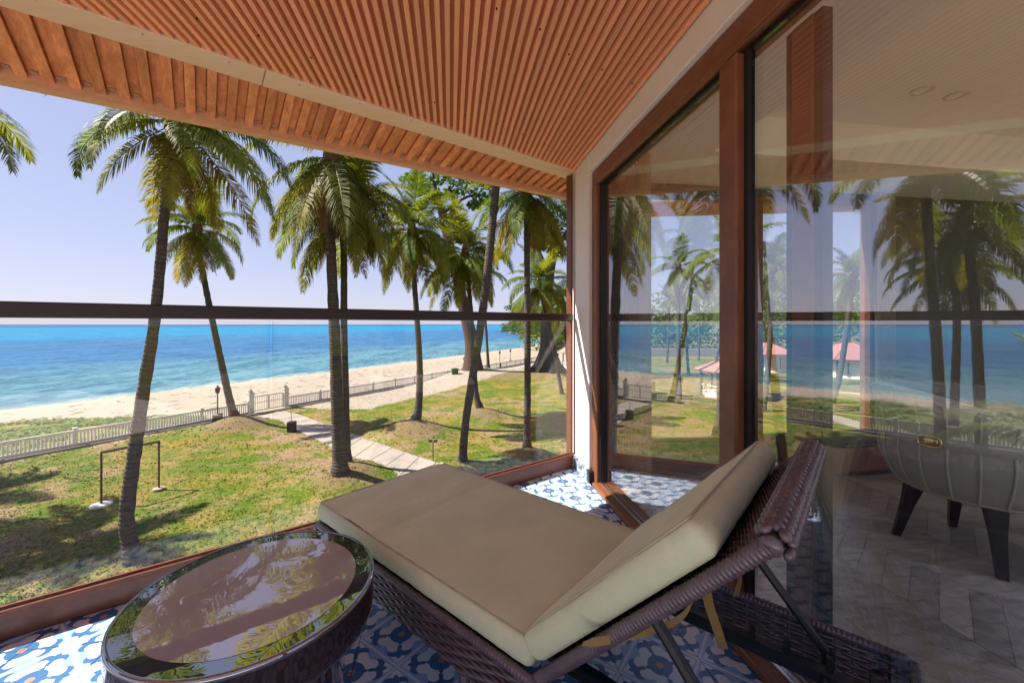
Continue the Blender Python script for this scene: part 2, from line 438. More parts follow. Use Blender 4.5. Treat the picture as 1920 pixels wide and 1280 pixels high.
# ------------------------------------------------------------------ room behind the glass
FW = 3.30
struct = lambda mb, name, m: tag(mb.build(name, m), kind='structure')
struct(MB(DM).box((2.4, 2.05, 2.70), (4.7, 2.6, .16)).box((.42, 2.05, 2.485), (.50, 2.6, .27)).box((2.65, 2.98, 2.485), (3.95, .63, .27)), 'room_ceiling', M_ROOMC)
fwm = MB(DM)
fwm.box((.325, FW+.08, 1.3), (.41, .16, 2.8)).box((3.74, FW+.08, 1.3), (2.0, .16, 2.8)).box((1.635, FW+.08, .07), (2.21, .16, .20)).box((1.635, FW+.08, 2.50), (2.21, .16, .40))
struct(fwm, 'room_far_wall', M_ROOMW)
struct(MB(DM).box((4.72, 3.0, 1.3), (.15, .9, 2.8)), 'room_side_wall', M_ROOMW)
# chevron floor, plank by plank
rfl = struct(MB(DM).box((2.4, 1.05, -.11), (4.6, 4.7, .2)), 'room_floor', M_GROUT)
M_PLANK = grainy('grey_plank_wood', (.62, .49, .385), (.40, .30, .235), .28, 3.0, (1.0, 9, 9), .35, .0015, .5, .5, 12)
cw, ph = .36, .112; sl_ = .70
pm = []
for sg in (1, -1):
    hw = cw/2-.0012; hh = ph/2-.0012
    v = [(-hw, -hh-sg*sl_*hw), (hw, -hh+sg*sl_*hw), (hw, hh+sg*sl_*hw), (-hw, hh-sg*sl_*hw)]
    me = bpy.data.meshes.new('plank'); me.from_pydata([(x, y, 0) for x, y in v]+[(x, y, -.006) for x, y in v], [], [(0, 1, 2, 3)]+[(i, i+4, (i+1) % 4+4, (i+1) % 4) for i in range(4)])
    me.materials.append(M_PLANK); pm.append(me)
rest = MB(DM); npl = 0
for ci in range(14):
    for ri in range(-22, 31):
        bx = .31+ci*cw; ay = .35+ri*ph
        if bx > 4.4 or ay > 3.24: continue
        w = DM @ Vector((bx, ay, 0)); vis = w.y > .3 and (w.x/w.y) < 1.42 and npl < 296 and bx < 3.3
        if vis:
            npl += 1
            o = inst('plank', pm[ci % 2], rfl); o.matrix_local = DM @ Matrix.Translation((bx, ay, random.uniform(-.0007, .0004)))
        else:
            sg = (1, -1)[ci % 2]; hw = cw/2-.0012; hh = ph/2-.0012
            rest.poly([(bx-hw, ay-hh-sg*sl_*hw, 0), (bx+hw, ay-hh+sg*sl_*hw, 0), (bx+hw, ay+hh+sg*sl_*hw, 0), (bx-hw, ay+hh-sg*sl_*hw, 0)])
tag(rest.build('plank', M_PLANK, rfl), kind='stuff')
# far window
fwin = tag(empty('room_window', DM @ Vector((1.63, FW, .17)), A_D), 'wide window in the far wall of the room looking onto the garden', 'window')
WL = lambda: MB(Matrix.Translation((-1.63, -FW, -.17)))
WL().box((1.635, FW+.07, 2.28), (2.2, .08, .06)).box((1.635, FW+.07, .19), (2.2, .08, .04)).box((.55, FW+.07, 1.235), (.04, .08, 2.05)).box((2.72, FW+.07, 1.235), (.04, .08, 2.05)).build('frame', M_FRAME, fwin)
WL().box((1.58, FW+.07, 1.235), (.075, .06, 2.05)).build('mullion', M_FRAME, fwin)
WL().box((1.055, FW+.08, 1.235), (.95, .008, 2.04)).build('glass_pane', G_WIN, fwin)
WL().box((2.16, FW+.08, 1.235), (1.06, .008, 2.04)).build('glass_pane', G_WIN, fwin)
# curtains
mc = bpy.data.materials.new('sheer_fabric'); mc.use_nodes = True; n = NT(mc); mc.node_tree.nodes.remove(mc.node_tree.nodes['Principled BSDF'])
df = n.node('ShaderNodeBsdfDiffuse'); df.inputs[0].default_value = (.50, .42, .31, 1)
tl = n.node('ShaderNodeBsdfTranslucent'); tl.inputs[0].default_value = (.50, .42, .31, 1)
tr = n.node('ShaderNodeBsdfTransparent'); tr.inputs[0].default_value = (1, .97, .9, 1)
m1 = n.node('ShaderNodeMixShader'); m1.inputs[0].default_value = .5; n.link(df.outputs[0], m1.inputs[1]); n.link(tl.outputs[0], m1.inputs[2])
m2 = n.node('ShaderNodeMixShader'); m2.inputs[0].default_value = .35; n.link(m1.outputs[0], m2.inputs[1]); n.link(tr.outputs[0], m2.inputs[2])
n.link(m2.outputs[0], mc.node_tree.nodes['Material Output'].inputs['Surface'])
def curtain(name, p0, p1, z0, z1, waves, amp, m, label, flare=1.0):
    mb = MB(DM); N = waves*8
    rows = []
    for iz in range(9):
        f = iz/8; z = z0+(z1-z0)*f; row = []
        for i in range(N+1):
            s = i/N; k = flare+(1-flare)*f
            a = p0[1]+(p1[1]-p0[1])*(1-(1-s)*k) if flare != 1 else p0[1]+(p1[1]-p0[1])*s
            bq = p0[0]+(p1[0]-p0[0])*s
            row.append((bq+amp*sin(s*waves*2*pi+.3*sin(f*3))*(1.1-.3*f), a+.3*amp*cos(s*waves*4*pi), z))
        rows.append(row)
    return tag(mb.quadgrid(rows).build(name, m, smooth=True), label, 'curtain')
curtain('curtain', (.22, 2.72), (.30, 3.24), .02, 2.34, 7, .035, mc, 'sheer beige curtain gathered at the far end of the glass door')
M_DRAPE = grainy('drape_fabric', (.10, .09, .085), (.08, .072, .068), .9, 4, jitter=0)
curtain('curtain', (2.62, 3.20), (2.80, 3.20), .02, 2.34, 5, .03, mc, 'sheer curtain hanging at the right end of the room window')
# downlights
def downlight(x, y, label):
    o = tag(empty('downlight', (x, y, FL+2.62)), label, 'ceiling light', 'downlights in the room ceiling')
    MB().lathe([(.055, 0), (.058, -.006), (.045, -.008), (.040, 0), (.036, .02)], 24).build('ring', M_METAL, o, True)
    MB().lathe([(.036, .012), (.02, .006), (.001, .004)], 20).build('lens', M_DARK, o, True)
downlight(2.52, 2.49, 'round recessed downlight in the room ceiling, the one nearer the door frame')
downlight(2.79, 2.545, 'round recessed downlight in the room ceiling, the one farther from the door frame')
# low cabinet by the window
lc = tag(empty('low_cabinet', DM @ Vector((2.17, 3.05, 0)), A_D), 'low dark cabinet standing under the room window behind the armchair', 'cabinet')
MB().box((0, 0, .14), (.98, .36, .2), ch=.01).build('body', M_FRAME, lc)
MB().box((0, 0, .25), (1.0, .38, .02), ch=.004).build('top', M_DRAPE, lc)
MB().box((0, 0, .02), (.9, .3, .04)).build('plinth', M_DARK, lc)
# eave of the next wing, seen through the room window
ev = tag(empty('eave', DM @ Vector((2.62, 5.0, 2.72)), A_D-.25), 'slatted wooden eave outside the room window', 'eave')
MB().box((0, 0, .10), (3.4, .75, .05)).build('eave_board', M_SOFF, ev)
for i in range(24): inst('slat', MB().box((-1.6+i*.14, 0, .06), (.06, .72, .03)).mesh('slat', M_SOFF), ev)
MB().box((0, .36, .045), (3.4, .04, .09)).box((0, -.36, .045), (3.4, .04, .09)).build('fascia', M_TRIM, ev)
# building below the balcony
bw = MB(RM); bw.box((-.3, -2.6, -2.3), (9, 4.6, 3.9)); struct(bw, 'building_wall', M_PLAS)
# ------------------------------------------------------------------ terrain: lawn, beach, sea floor in one sheet
NF = Vector((-.871, .491)); FC = 26.3          # fence line: NF . p = FC, seaward positive
TF = Vector((.491, .871))
SH = [(-3000, -2200), (-300, -225), (0, -54), (30, -37.5), (55, -23.5), (84, -9.9), (114, 4.5), (135, 9.5), (150, 11), (190, 11), (239, 7.5), (300, 1), (345, -9), (365, 10), (420, 60), (2000, 900), (30000, 15000)]
def xs(y):
    for (a, p), (b, q) in zip(SH, SH[1:]):
        if a <= y <= b: return p+(q-p)*(y-a)/(b-a)
    return SH[-1][1]
MOUNDS = []
def ground_z(x, y):
    s = (x-xs(y))*.87; z = 0.0
    if s < 24: z = -.8*(1-max(0, s)/24)**1.5 if s > 0 else max(-5.0, -.8+s*.09)
    for (mx, my, mr, mh) in MOUNDS:
        d = (x-mx)**2+(y-my)**2
        if d < (3*mr)**2: z += mh*math.exp(-d/(mr*mr))
    if s > 20:
        z += .05*mnoise.noise(Vector((x*.22, y*.22, 0)))+.025*mnoise.noise(Vector((x*.9, y*.9, 3)))
        if y > 150: z += min(14, (s-20)*.12)
    return z
SEA_Z = -.8
# palms: label, base pixel, trunk pixels from base upward, base radius, top radius, crown radius, fronds, extras
def base_at(u, v): return px(u, v, 0.0)
PALMS = [
 ('tall curved coconut palm nearest the railing, in front of the rusty goal', [(262, 1078), (243, 1015), (238, 960), (252, 850), (271, 720), (290, 600), (304, 450), (314, 300), (321, 215)], .20, .086, 2.4, 17),
 ('leaning coconut palm on a grass mound beside the white fence and the lantern', [(443, 803), (432, 755), (415, 680), (398, 600), (384, 530), (375, 480), (370, 425)], .25, .13, 3.1, 24),
 ('thick dark coconut palm behind the foot of the lounger with a shaggy top', [(640, 912), (636, 860), (632, 760), (627, 620), (620, 450), (619, 340), (622, 285)], .30, .150, 3.9, 20),
 ('slim palm close behind the thick dark palm at the lounger foot', [(650, 885), (648, 780), (645, 620), (645, 500), (643, 420), (652, 385)], .22, .11, 3.3, 24),
 ('curved coconut palm on a grass mound beside the concrete path', [(772, 806), (784, 770), (787, 690), (782, 600), (777, 530), (776, 480), (772, 428)], .27, .13, 3.6, 28),
 ('pale palm trunk leaning right, its crown hidden above the fascia', [(866, 872), (872, 800), (884, 720), (900, 620), (915, 500), (925, 400), (934, 300), (942, 190)], .21, .16, 3.0, 16),
 ('straight slender palm standing nearest to the corner pillar', [(988, 858), (989, 750), (989, 600), (988, 480), (988, 400), (989, 352)], .20, .12, 3.1, 26),
 ('palm with a curved foot rising behind the pale leaning trunk', [(903, 782), (893, 740), (888, 680), (884, 600), (879, 540), (872, 470)], .24, .13, 3.7, 28),
 ('slim distant palm standing at the far end of the white fence', [(916, 702), (914, 660), (910, 600), (906, 550), (905, 505)], .22, .15, 3.6, 18),
 ('thin palm leaning across the big buttressed tree', [(1055, 742), (1045, 690), (1030, 620), (1020, 575), (1012, 530)], .20, .12, 3.5, 24),
 ('short palm half hidden by the corner pillar above the red roof', [(1066, 700), (1062, 650), (1058, 600), (1054, 560)], .22, .14, 4.2, 18),
]
# the mirrored side of the shore and the garden seen through the room
MORE = [
 ('palm standing left of the balcony beyond the frame, seen reflected in the glass door', (-12.6, 7.6), [(0, 0, 0), (-.25, .1, 2), (.1, 0, 4.5), (.6, -.1, 7.2), (.9, -.1, 10.0)], .21, .10, 3.0, 16),
 ('palm far left on the lawn, its crown shading the grass below the railing', (-20.5, 10.2), [(0, 0, 0), (.2, 0, 3), (.5, 0, 6.5), (.9, .1, 9.8)], .26, .14, 3.4, 24),
 ('second palm far left on the lawn, standing near the white fence', (-25, 13.2), [(0, 0, 0), (-.2, 0, 3), (-.3, 0, 6.0), (-.2, .1, 8.6)], .26, .14, 3.2, 24),
 ('low palm left of the balcony with fronds reaching the right edge of the glass', (-8.6, 3.4), [(0, 0, 0), (.1, .1, 1.5), (.15, .1, 3.4)], .2, .14, 2.6, 20),
]
GARDEN = [((1335, 832), .9, 9.0, .2), ((1272, 742), .1, 10, .22), ((1292, 705), -.3, 9, .2), ((1325, 715), 1.8, 8, .2), ((1428, 770), .8, 9, .22), ((1440, 690), .3, 10, .2), ((1555, 755), 1.6, 9, .25), ((1588, 700), .5, 11, .22), ((1618, 742), 2.2, 9.5, .24), ((1655, 790), 1.6, 8.5, .24), ((1250, 680), .4, 9, .2), ((1310, 675), .2, 10, .2), ((1380, 680), .5, 11, .2), ((1500, 720), -.5, 10, .2)]
for (lab, pts, *_r) in PALMS:
    p = base_at(*pts[0]); MOUNDS.append((p.x, p.y, 1.1, .16))
for u, v, r, h_ in ((443, 806, 1.7, .55), (772, 815, 1.8, .55), (903, 785, 1.5, .45), (988, 865, 1.1, .35), (650, 905, 1.5, .3), (262, 1075, 1.2, .15), (885, 706, 5, .7), (1025, 706, 4, .4), (1065, 800, 1.5, .45)):
    p = base_at(u, v); MOUNDS.append((p.x, p.y, r, h_))

def ground_material():
    m, n, p = mat('ground', (.2, .2, .1), .95, .15)
    P = n.pos(); x, y, z = n.xyz(P)
    s = x*NF.x+y*NF.y; t = x*TF.x+y*TF.y
    big = n.noise(.16, 4, .55, P, .4); med = n.noise(.9, 5, .65, P, .3); fine = n.noise(9, 4, .7, P); vf = n.noise(45, 3, .7, P)
    green = n.mix(n.step(fine, .3, .7), (.036, .078, .006), (.105, .132, .009))
    yel = n.mix(n.step(fine, .35, .65), (.145, .112, .017), (.22, .155, .034))
    soil = n.mix(n.step(vf*.6+fine*.4, .35, .65), (.125, .075, .038), (.31, .21, .127))
    g = n.mix(n.step(med*.35+fine*.25+n.noise(.35, 3, .6, P)*.4, .44, .58), green, yel)
    lawn = n.mix(n.step(big*.45+med*.4+vf*.15, .485, .585), g, soil)
    lawn = n.mix(n.step(z+fine*.25, .30, .55), lawn, n.mix(n.step(vf, .4, .6), (.075, .055, .025), (.26, .18, .09)))
    sand = n.mix(n.step(fine*.5+vf*.5, .35, .65), (.24, .20, .163), (.335, .28, .23))
    weed = n.noise(.55, 6, .7, n.mapv(P, (1, 1, 1), (0, 0, radians(-60)))); 
    sand = n.mix(n.step(weed*.6+fine*.4, .555, .60)*.7, sand, (.19, .13, .085))
    wet = n.step(z, -.42, -.74); sand = n.mix(wet*.8, sand, (.34, .26, .21))
    inner = n.step(t, 16.0, 18.5)*4.6+.5
    e_ = s-(FC-inner)+(med-.5)*3.0+(fine-.5)*.8
    c = n.mix(n.step(e_, -.35, .35), lawn, sand)
    crp = n.step(40.5-n.step(t, 4.5, 12.5)*12.5-s+(med-.5)*5, -.6, 1.2)*n.step(s-FC+(fine-.5), .3, .9)*(1.0-n.step(t, 10.5, 12.5))
    c = n.mix(crp, c, n.mix(n.step(med*.5+fine*.3+vf*.2, .44, .60), (.075, .125, .012), (.24, .16, .06)))
    far = n.step(y, 150, 190)*n.step(z, .3, 1.2)
    c = n.mix(far, c, (.05, .07, .02))
    n.link(c, p.inputs['Base Color'])
    n.link(n.bump(fine*.6+vf*.4, .7, .05), p.inputs['Normal'])
    return m
M_GROUND = ground_material()
def axis(segs):
    out = []
    for a, b, st in segs:
        k = max(1, int(round((b-a)/st)))
        out += [a+(b-a)*i/k for i in range(k)]
    return out+[segs[-1][1]]
gx = axis([(-20000, -2000, 6000), (-2000, -300, 425), (-300, -80, 22), (-80, -30, 2.5), (-30, 12, .42), (12, 60, 2), (60, 200, 20), (200, 1500, 325), (1500, 20000, 6000)])
gy = axis([(-20000, -1000, 6000), (-1000, -60, 235), (-60, -4, 7), (-4, 6, 1), (6, 32, .42), (32, 60, 1.0), (60, 130, 2.5), (130, 420, 6), (420, 1500, 120), (1500, 30000, 6000)])
gm = MB(); gm.quadgrid([[(x, y, ground_z(x, y)) for x in gx] for y in gy])
ground = tag(gm.build('ground', M_GROUND, smooth=True), kind='structure')

# ------------------------------------------------------------------ sea
def sea_material():
    m, n, p = mat('sea_water', (.02, .2, .3), .16, .28)
    P = n.pos(); x, y, z = n.xyz(P); s = x*NF.x+y*NF.y
    patch = n.noise(.012, 4, .6, n.mapv(P, (1, .35, 1), (0, 0, radians(-58)))); rip = n.noise(.5, 4, .7, n.mapv(P, (1, .3, 1), (0, 0, radians(-70)))); sm_ = n.noise(.10, 4, .65, n.mapv(P, (1, .25, 1), (0, 0, radians(-64))))
    D = s-47.0; D = D*(1.0+(patch-.5)*.7)
    shallow, near, reef, turq, deep = (.34, .40, .36), (.085, .185, .235), (.030, .12, .25), (.010, .175, .32), (.014, .09, .235)
    c = n.mix(n.step(D+(sm_-.5)*5, -1.0, 4.0), shallow, near)
    c = n.mix(n.step(D, 12, 60), c, reef)
    c = n.mix(n.step(D+(patch-.5)*120, 120, 260), c, turq)
    c = n.mix(n.step(D+(patch-.5)*500, 700, 1900), c, deep)
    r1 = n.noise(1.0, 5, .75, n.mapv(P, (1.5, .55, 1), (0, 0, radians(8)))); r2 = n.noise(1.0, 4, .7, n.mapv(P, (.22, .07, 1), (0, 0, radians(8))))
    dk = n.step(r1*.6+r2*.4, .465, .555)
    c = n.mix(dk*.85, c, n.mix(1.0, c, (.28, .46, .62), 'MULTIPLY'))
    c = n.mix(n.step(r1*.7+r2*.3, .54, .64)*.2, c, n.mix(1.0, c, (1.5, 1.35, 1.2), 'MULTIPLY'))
    t = m.node_tree; t.nodes.remove(p); out = t.nodes['Material Output']
    w1 = n.noise(1.1, 4, .65, n.mapv(P, (1, .35, 1), (0, 0, radians(-66)))); w2 = n.noise(.22, 3, .6, n.mapv(P, (1, .3, 1), (0, 0, radians(-60))))
    nb = n.bump(w1*.5+w2*.9, .8, .5)
    df = n.node('ShaderNodeBsdfDiffuse'); n.link(c, df.inputs[0]); gl = n.node('ShaderNodeBsdfGlossy'); gl.inputs['Roughness'].default_value = .22
    n.link(nb, gl.inputs['Normal']); lw = n.node('ShaderNodeLayerWeight'); lw.inputs['Blend'].default_value = .5; q = E(n, lw.outputs['Facing'])
    mx = n.node('ShaderNodeMixShader'); n.set(mx.inputs[0], q*q*q*q*.12+.02); n.link(df.outputs[0], mx.inputs[1]); n.link(gl.outputs[0], mx.inputs[2])
    n.link(mx.outputs[0], out.inputs['Surface'])
    return m
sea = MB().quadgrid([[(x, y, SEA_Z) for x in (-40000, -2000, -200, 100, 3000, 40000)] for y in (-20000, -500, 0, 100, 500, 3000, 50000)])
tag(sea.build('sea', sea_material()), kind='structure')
foam = MB(); rows = []
for i in range(140):
    y = -60+i*1.4; x = xs(y)
    wob = .35*mnoise.noise(Vector((y*.15, 0, 0)))+.2*mnoise.noise(Vector((y*.7, 5, 0)))
    rows.append([(x-.62+wob*2, y, SEA_Z+.012), (x-.45+wob*2.3, y, SEA_Z+.02)])
M_FOAM, n, p = mat('foam', (.45, .45, .42), .7)
tag(foam.quadgrid(rows).build('sea_foam', M_FOAM), kind='structure')

# ------------------------------------------------------------------ concrete path from the gate to the house
M_CONC = grainy('path_concrete', (.33, .275, .24), (.23, .19, .165), .9, 1.2, bump=.3, bdist=.01, jitter=.08, fine=25, coord='pos')
pl = [px(*q, .03) for q in ((482, 780), (505, 786), (560, 808), (630, 842), (690, 872), (760, 908), (850, 965))]
pr = [px(*q, .03) for q in ((532, 770), (562, 777), (600, 792), (668, 818), (735, 842), (800, 862), (900, 900))]
path = tag(MB().poly([q-Vector((0, 0, .03)) for q in pl+pr[::-1]]).build('path', M_GROUND), kind='structure')
def lerp_path(a, t):
    t = t*(len(a)-1); i = min(int(t), len(a)-2); return a[i].lerp(a[i+1], t-i)
NS = 15
for i in range(NS):
    t0, t1 = (i+.02)/NS, (i+.98)/NS
    mb = MB(); q = [lerp_path(pl, t0), lerp_path(pl, t1), lerp_path(pr, t1), lerp_path(pr, t0)]
    q = [v+Vector((0, 0, ground_z(v.x, v.y)*.6+.02)) for v in q]; n0 = len(mb.v)
    mb.poly(q[::-1]); dn = [v-Vector((0, 0, .12)) for v in q]
    for k in range(4): mb.poly([q[k], q[(k+1) % 4], dn[(k+1) % 4], dn[k]])
    mb.build('path_slab', M_CONC, path)
# narrow kerb along the fence, path strip past the far gate
def strip(name, pts, wdt, m, z=.05):
    rows = []
    for i, q in enumerate(pts):
        q = Vector(q); t = (Vector(pts[min(i+1, len(pts)-1)])-Vector(pts[max(i-1, 0)])).normalized(); nn = Vector((-t.y, t.x, 0))*wdt/2
        rows.append([q-nn+Vector((0, 0, z-.1)), q-nn+Vector((0, 0, z)), q+nn+Vector((0, 0, z)), q+nn+Vector((0, 0, z-.1))])
    return tag(MB().quadgrid(rows).build(name, m), kind='structure')
def fpt(t, off=0.0):
    q = NF*(FC+off)+TF*t; return Vector((q.x, q.y, 0))
strip('kerb', [fpt(t, -.45) for t in range(-45, 60, 5)], .22, M_CONC, .07)
strip('path', [px(690, 730, 0), px(800, 718, 0), px(900, 702, 0), px(960, 692, 0), px(1010, 683, 0), px(1060, 674, 0)], 1.6, M_CONC, .06)

# ------------------------------------------------------------------ white picket fence with gate
M_WHITE = grainy('white_fence_paint', (.66, .62, .57), (.52, .48, .43), .75, 3, bump=.15, bdist=.004, jitter=.12)
M_CAPG = grainy('pillar_cap_stone', (.10, .09, .08), (.16, .14, .12), .8, 6, jitter=0)
pk = MB().box((0, 0, .36), (.058, .035, .50)).mesh('picket', M_WHITE)
post_me = MB().box((0, 0, .40), (.13, .12, .80), ch=.008).box((0, 0, .81), (.16, .15, .04), ch=.006).mesh('post', M_WHITE)
FA = atan2(TF.y, TF.x)
T_G0, T_G1 = 13.85, 16.05
for v in ((475, 775), (525, 765)): pass
def fence(t0, t1, label, near_first):
    o = tag(empty('picket_fence', fpt(t0), FA), label, 'fence'); L = t1-t0
    MB().box((L/2, 0, .66), (L, .07, .10), ch=.006).build('top_rail', M_WHITE, o)
    MB().box((L/2, 0, .10), (L, .07, .08), ch=.006).build('bottom_rail', M_WHITE, o)
    MB().box((L/2, 0, .0), (L, .16, .12), ch=.006).build('footing', M_CONC, o)
    n_ = int(L/2.4)
    for i in range(n_+1):
        p = inst('post', post_me, o); p.location = (i*L/n_, 0, 0)
    k = int(L/.118); cnt = 0; rest = MB()
    order = range(k) if near_first else range(k-1, -1, -1)
    for i in order:
        x = (i+.5)*L/k
        if cnt < 296: q = inst('picket', pk, o); q.location = (x, 0, 0); cnt += 1
        else: rest.box((x, 0, .36), (.05, .035, .50))
    if rest.v: tag(rest.build('picket', M_WHITE, o), kind='stuff')
fence(-26, T_G0-.12, 'white picket fence left of the garden gate, running past the curved palm', False)
fence(T_G1+.12, 62, 'white picket fence right of the garden gate, running away along the beach', True)
for t, lab in ((T_G0, 'white gate pillar on the left of the metal garden gate'), (T_G1, 'white gate pillar on the right of the metal garden gate')):
    o = tag(empty('gate_pillar', fpt(t), FA), lab, 'pillar', 'pillars of the garden gate')
    MB().box((0, 0, .62), (.30, .30, 1.24), ch=.012).build('body', M_WHITE, o)
    MB().box((0, 0, 1.26), (.36, .36, .05), ch=.01).build('cap', M_WHITE, o)
    MB().lathe([(.04, 1.28), (.12, 1.32), (.14, 1.38), (.07, 1.43), (.03, 1.50)], 12, capt=True).build('planter', M_CAPG, o)
gt = tag(empty('garden_gate', fpt((T_G0+T_G1)/2), FA), 'dark metal bar gate between two white pillars leading to the beach', 'gate')
GW = T_G1-T_G0-.32
for sgn in (-1, 1):
    g = MB(); x0, x1 = (sgn*.02, sgn*GW/2); xa, xb = min(x0, x1), max(x0, x1)
    g.box(((xa+xb)/2, 0, 1.0), (xb-xa, .03, .04)).box(((xa+xb)/2, 0, .12), (xb-xa, .03, .04)).box((xa+.02, 0, .56), (.035, .03, .92)).box((xb-.02, 0, .56), (.035, .03, .92)).box(((xa+xb)/2, 0, .62), (xb-xa, .02, .025))
    lf_ = g.build('gate_leaf', M_BLACKM, gt)
    for k in range(6): inst('bar', MB().box((xa+(k+1)*(xb-xa)/7, 0, .56), (.016, .016, .90)).mesh('bar', M_BLACKM), lf_)

# ------------------------------------------------------------------ garden furniture
def lantern(p, h_, label, group='garden lantern posts', ped=True):
    o = tag(empty('garden_lantern', p), label, 'lamp post', group)
    b0 = 0
    if ped:
        MB().box((0, 0, .27), (.36, .36, .60), ch=.015).build('pedestal', M_BLACKM, o); b0 = .55
    MB().tube([(0, 0, b0), (0, 0, h_-.3)], [.035, .03], 8).build('pole', M_BLACKM, o)
    MB().lathe([(.03, h_-.32), (.10, h_-.27), (.13, h_-.05), (.15, h_-.03), (.05, h_+.08), (.02, h_+.15)], 8, capb=True, capt=True).build('lamp_head', M_BLACKM, o)
q = px(408, 795, 0); lantern(q, 2.0, 'black garden lantern on a dark pedestal by the white fence beside the leaning palm')
q = px(937, 690, 0); lantern(q, 2.1, 'black lantern post at the far garden gate', ped=True)
q = px(957, 683, 0); lantern(q, 2.0, 'black lantern post between the far gate and the buttressed tree', ped=True)
q = px(870, 693, 0); lantern(q, 1.5, 'short lantern post on the left of the far gate beside the thick trunk', ped=False)
q = px(1046, 692, 0); lantern(q, 1.9, 'lantern post right of the buttressed tree near the red roof', ped=False)
o = tag(empty('broken_lamp_post', px(547, 810, 0)), 'dark square pedestal with a bare leaning pole beside the concrete path', 'lamp post')
MB().box((0, 0, .26), (.34, .34, .58), ch=.015).build('pedestal', M_BLACKM, o)
MB().tube([(0, 0, .5), (-.05, 0, 1.15)], .02, 6).build('pole', M_METAL, o)
o = tag(empty('garden_spotlight', px(812, 868, 0)), 'thin dark pole with two spotlights standing by the path behind the lounger', 'garden light')
MB().tube([(0, 0, 0), (0, 0, .86)], .018, 6).build('pole', M_BLACKM, o)
for sgn in (-1, 1): MB().box((sgn*.10, 0, .88), (.15, .10, .09), ch=.02).build('spotlight', M_BLACKM, o)
o = tag(empty('rubbish_bin', px(853, 711, 0)), 'small dark green rubbish bin beside the fence near the thick trunk', 'bin')
M_BIN = grainy('green_bin_plastic', (.012, .06, .025), (.01, .045, .02), .5, 3, jitter=0)
MB().lathe([(.28, 0), (.36, 1.0), (.38, 1.02)], 14, capb=True).build('body', M_BIN, o)
MB().lathe([(.39, 1.02), (.38, 1.08), (.1, 1.14), (.01, 1.15)], 14).build('lid', M_BIN, o)
o = tag(empty('goal_frame', px(190, 947, 0)), 'rusty square goal frame standing on the lawn behind the nearest palm', 'goal')
a_ = px(190, 947, 0); b_ = px(298, 917, 0)-a_
M_RUST = grainy('rusty_steel', (.10, .032, .018), (.06, .022, .014), .6, 5, jitter=0)
for q, w in ((Vector((0, 0, 0)), .30), (b_, .20)):
    MB().tube([q, q+Vector((0, 0, 1.58))], .035, 4).build('upright', M_RUST, o)
    MB().lathe([(w*.9, .0), (w*.85, .05), (.01, .07)], 12, q).build('concrete_foot', M_WHITE if w > .25 else M_CONC, o)
MB().tube([Vector((-.03, 0, 1.6)), b_+Vector((.03, 0, 1.6))], .04, 4).build('crossbar', M_RUST, o)

# ------------------------------------------------------------------ palms
def leaf_mat(name, c1, c2, tr_amt=.45, rough=.55):
    m = bpy.data.materials.new(name); m.use_nodes = True; n = NT(m); t = m.node_tree; p = t.nodes['Principled BSDF']
    f = n.noise(2.5, 3, .6, n.obj()); c = n.mix(n.step(f*.6+n.rnd()*.4, .25, .75), c1, c2)
    n.link(c, p.inputs['Base Color']); p.inputs['Roughness'].default_value = rough; p.inputs['Specular IOR Level'].default_value = .22
    tl = n.node('ShaderNodeBsdfTranslucent'); n.link(n.mix(1.0, c, (1.5, 1.35, .5), 'MULTIPLY'), tl.inputs[0])
    mx = n.node('ShaderNodeMixShader'); mx.inputs[0].default_value = tr_amt
    n.link(p.outputs[0], mx.inputs[1]); n.link(tl.outputs[0], mx.inputs[2]); n.link(mx.outputs[0], t.nodes['Material Output'].inputs['Surface'])
    return m
M_FROND = leaf_mat('palm_leaf', (.075, .125, .016), (.20, .22, .03))
M_FRONDY = leaf_mat('yellowing_palm_leaf', (.10, .12, .016), (.21, .18, .028), .5)
M_FRONDD = leaf_mat('dead_palm_leaf', (.14, .085, .04), (.22, .14, .07), .3, .7)
def frond_mesh(e0, bend, L, nl, ll, droop, m, seed, gap=.0):
    rnd = random.Random(seed); pts = []; p = Vector((0, 0, 0)); N = 22
    side = rnd.uniform(-.12, .12)
    for i in range(N+1):
        s = i/N; a = e0-bend*s**1.25
        pts.append(p.copy()); p += Vector((cos(a), side*s, sin(a)))*(L/N)
    mb = MB(); mb.tube(pts, [.032*(1-.88*i/N)*L/3.2 for i in range(N+1)], 4, flat=.7)
    for i in range(nl):
        s = .13+.87*(i/(nl-1)); fi = s*N; k = min(int(fi), N-1); q = pts[k].lerp(pts[k+1], fi-k)
        t = (pts[k+1]-pts[k]).normalized(); sd = t.cross(Vector((0, 0, 1)))
        sd = sd.normalized() if sd.length > .02 else Vector((0, 1, 0)); up = sd.cross(t)
        length = ll*(.45+.75*sin(pi*min(1, (s*.92+.05))**.8))*(1 if s < .8 else 1-.5*(s-.8)/.2)
        for sg in (-1, 1):
            if rnd.random() < gap: continue
            fw = .35+.75*s+rnd.uniform(-.08, .08)
            d = (sd*sg*cos(fw*.8)+t*sin(fw*.8)+up*rnd.uniform(.0, .28)).normalized()
            l = length*rnd.uniform(.85, 1.1); wv = t*(.019*L/3.2+.003)
            dn = Vector((0, 0, -1)); dr = droop*rnd.uniform(.7, 1.3)
            d2 = (d+dn*dr).normalized(); d3 = (d+dn*dr*2.3).normalized()
            a0 = q; a1 = q+d*l*.34; a2 = a1+d2*l*.36; a3 = a2+d3*l*.30; n0 = len(mb.v)
            mb.v += [a0-wv*.5, a0+wv*.5, a1-wv, a1+wv, a2-wv*.75, a2+wv*.75, a3]
            mb.f += [(n0, n0+1, n0+3, n0+2), (n0+2, n0+3, n0+5, n0+4), (n0+4, n0+5, n0+6)]
    return mb.mesh('frond', m)
CL = []   # (elevation, [meshes])
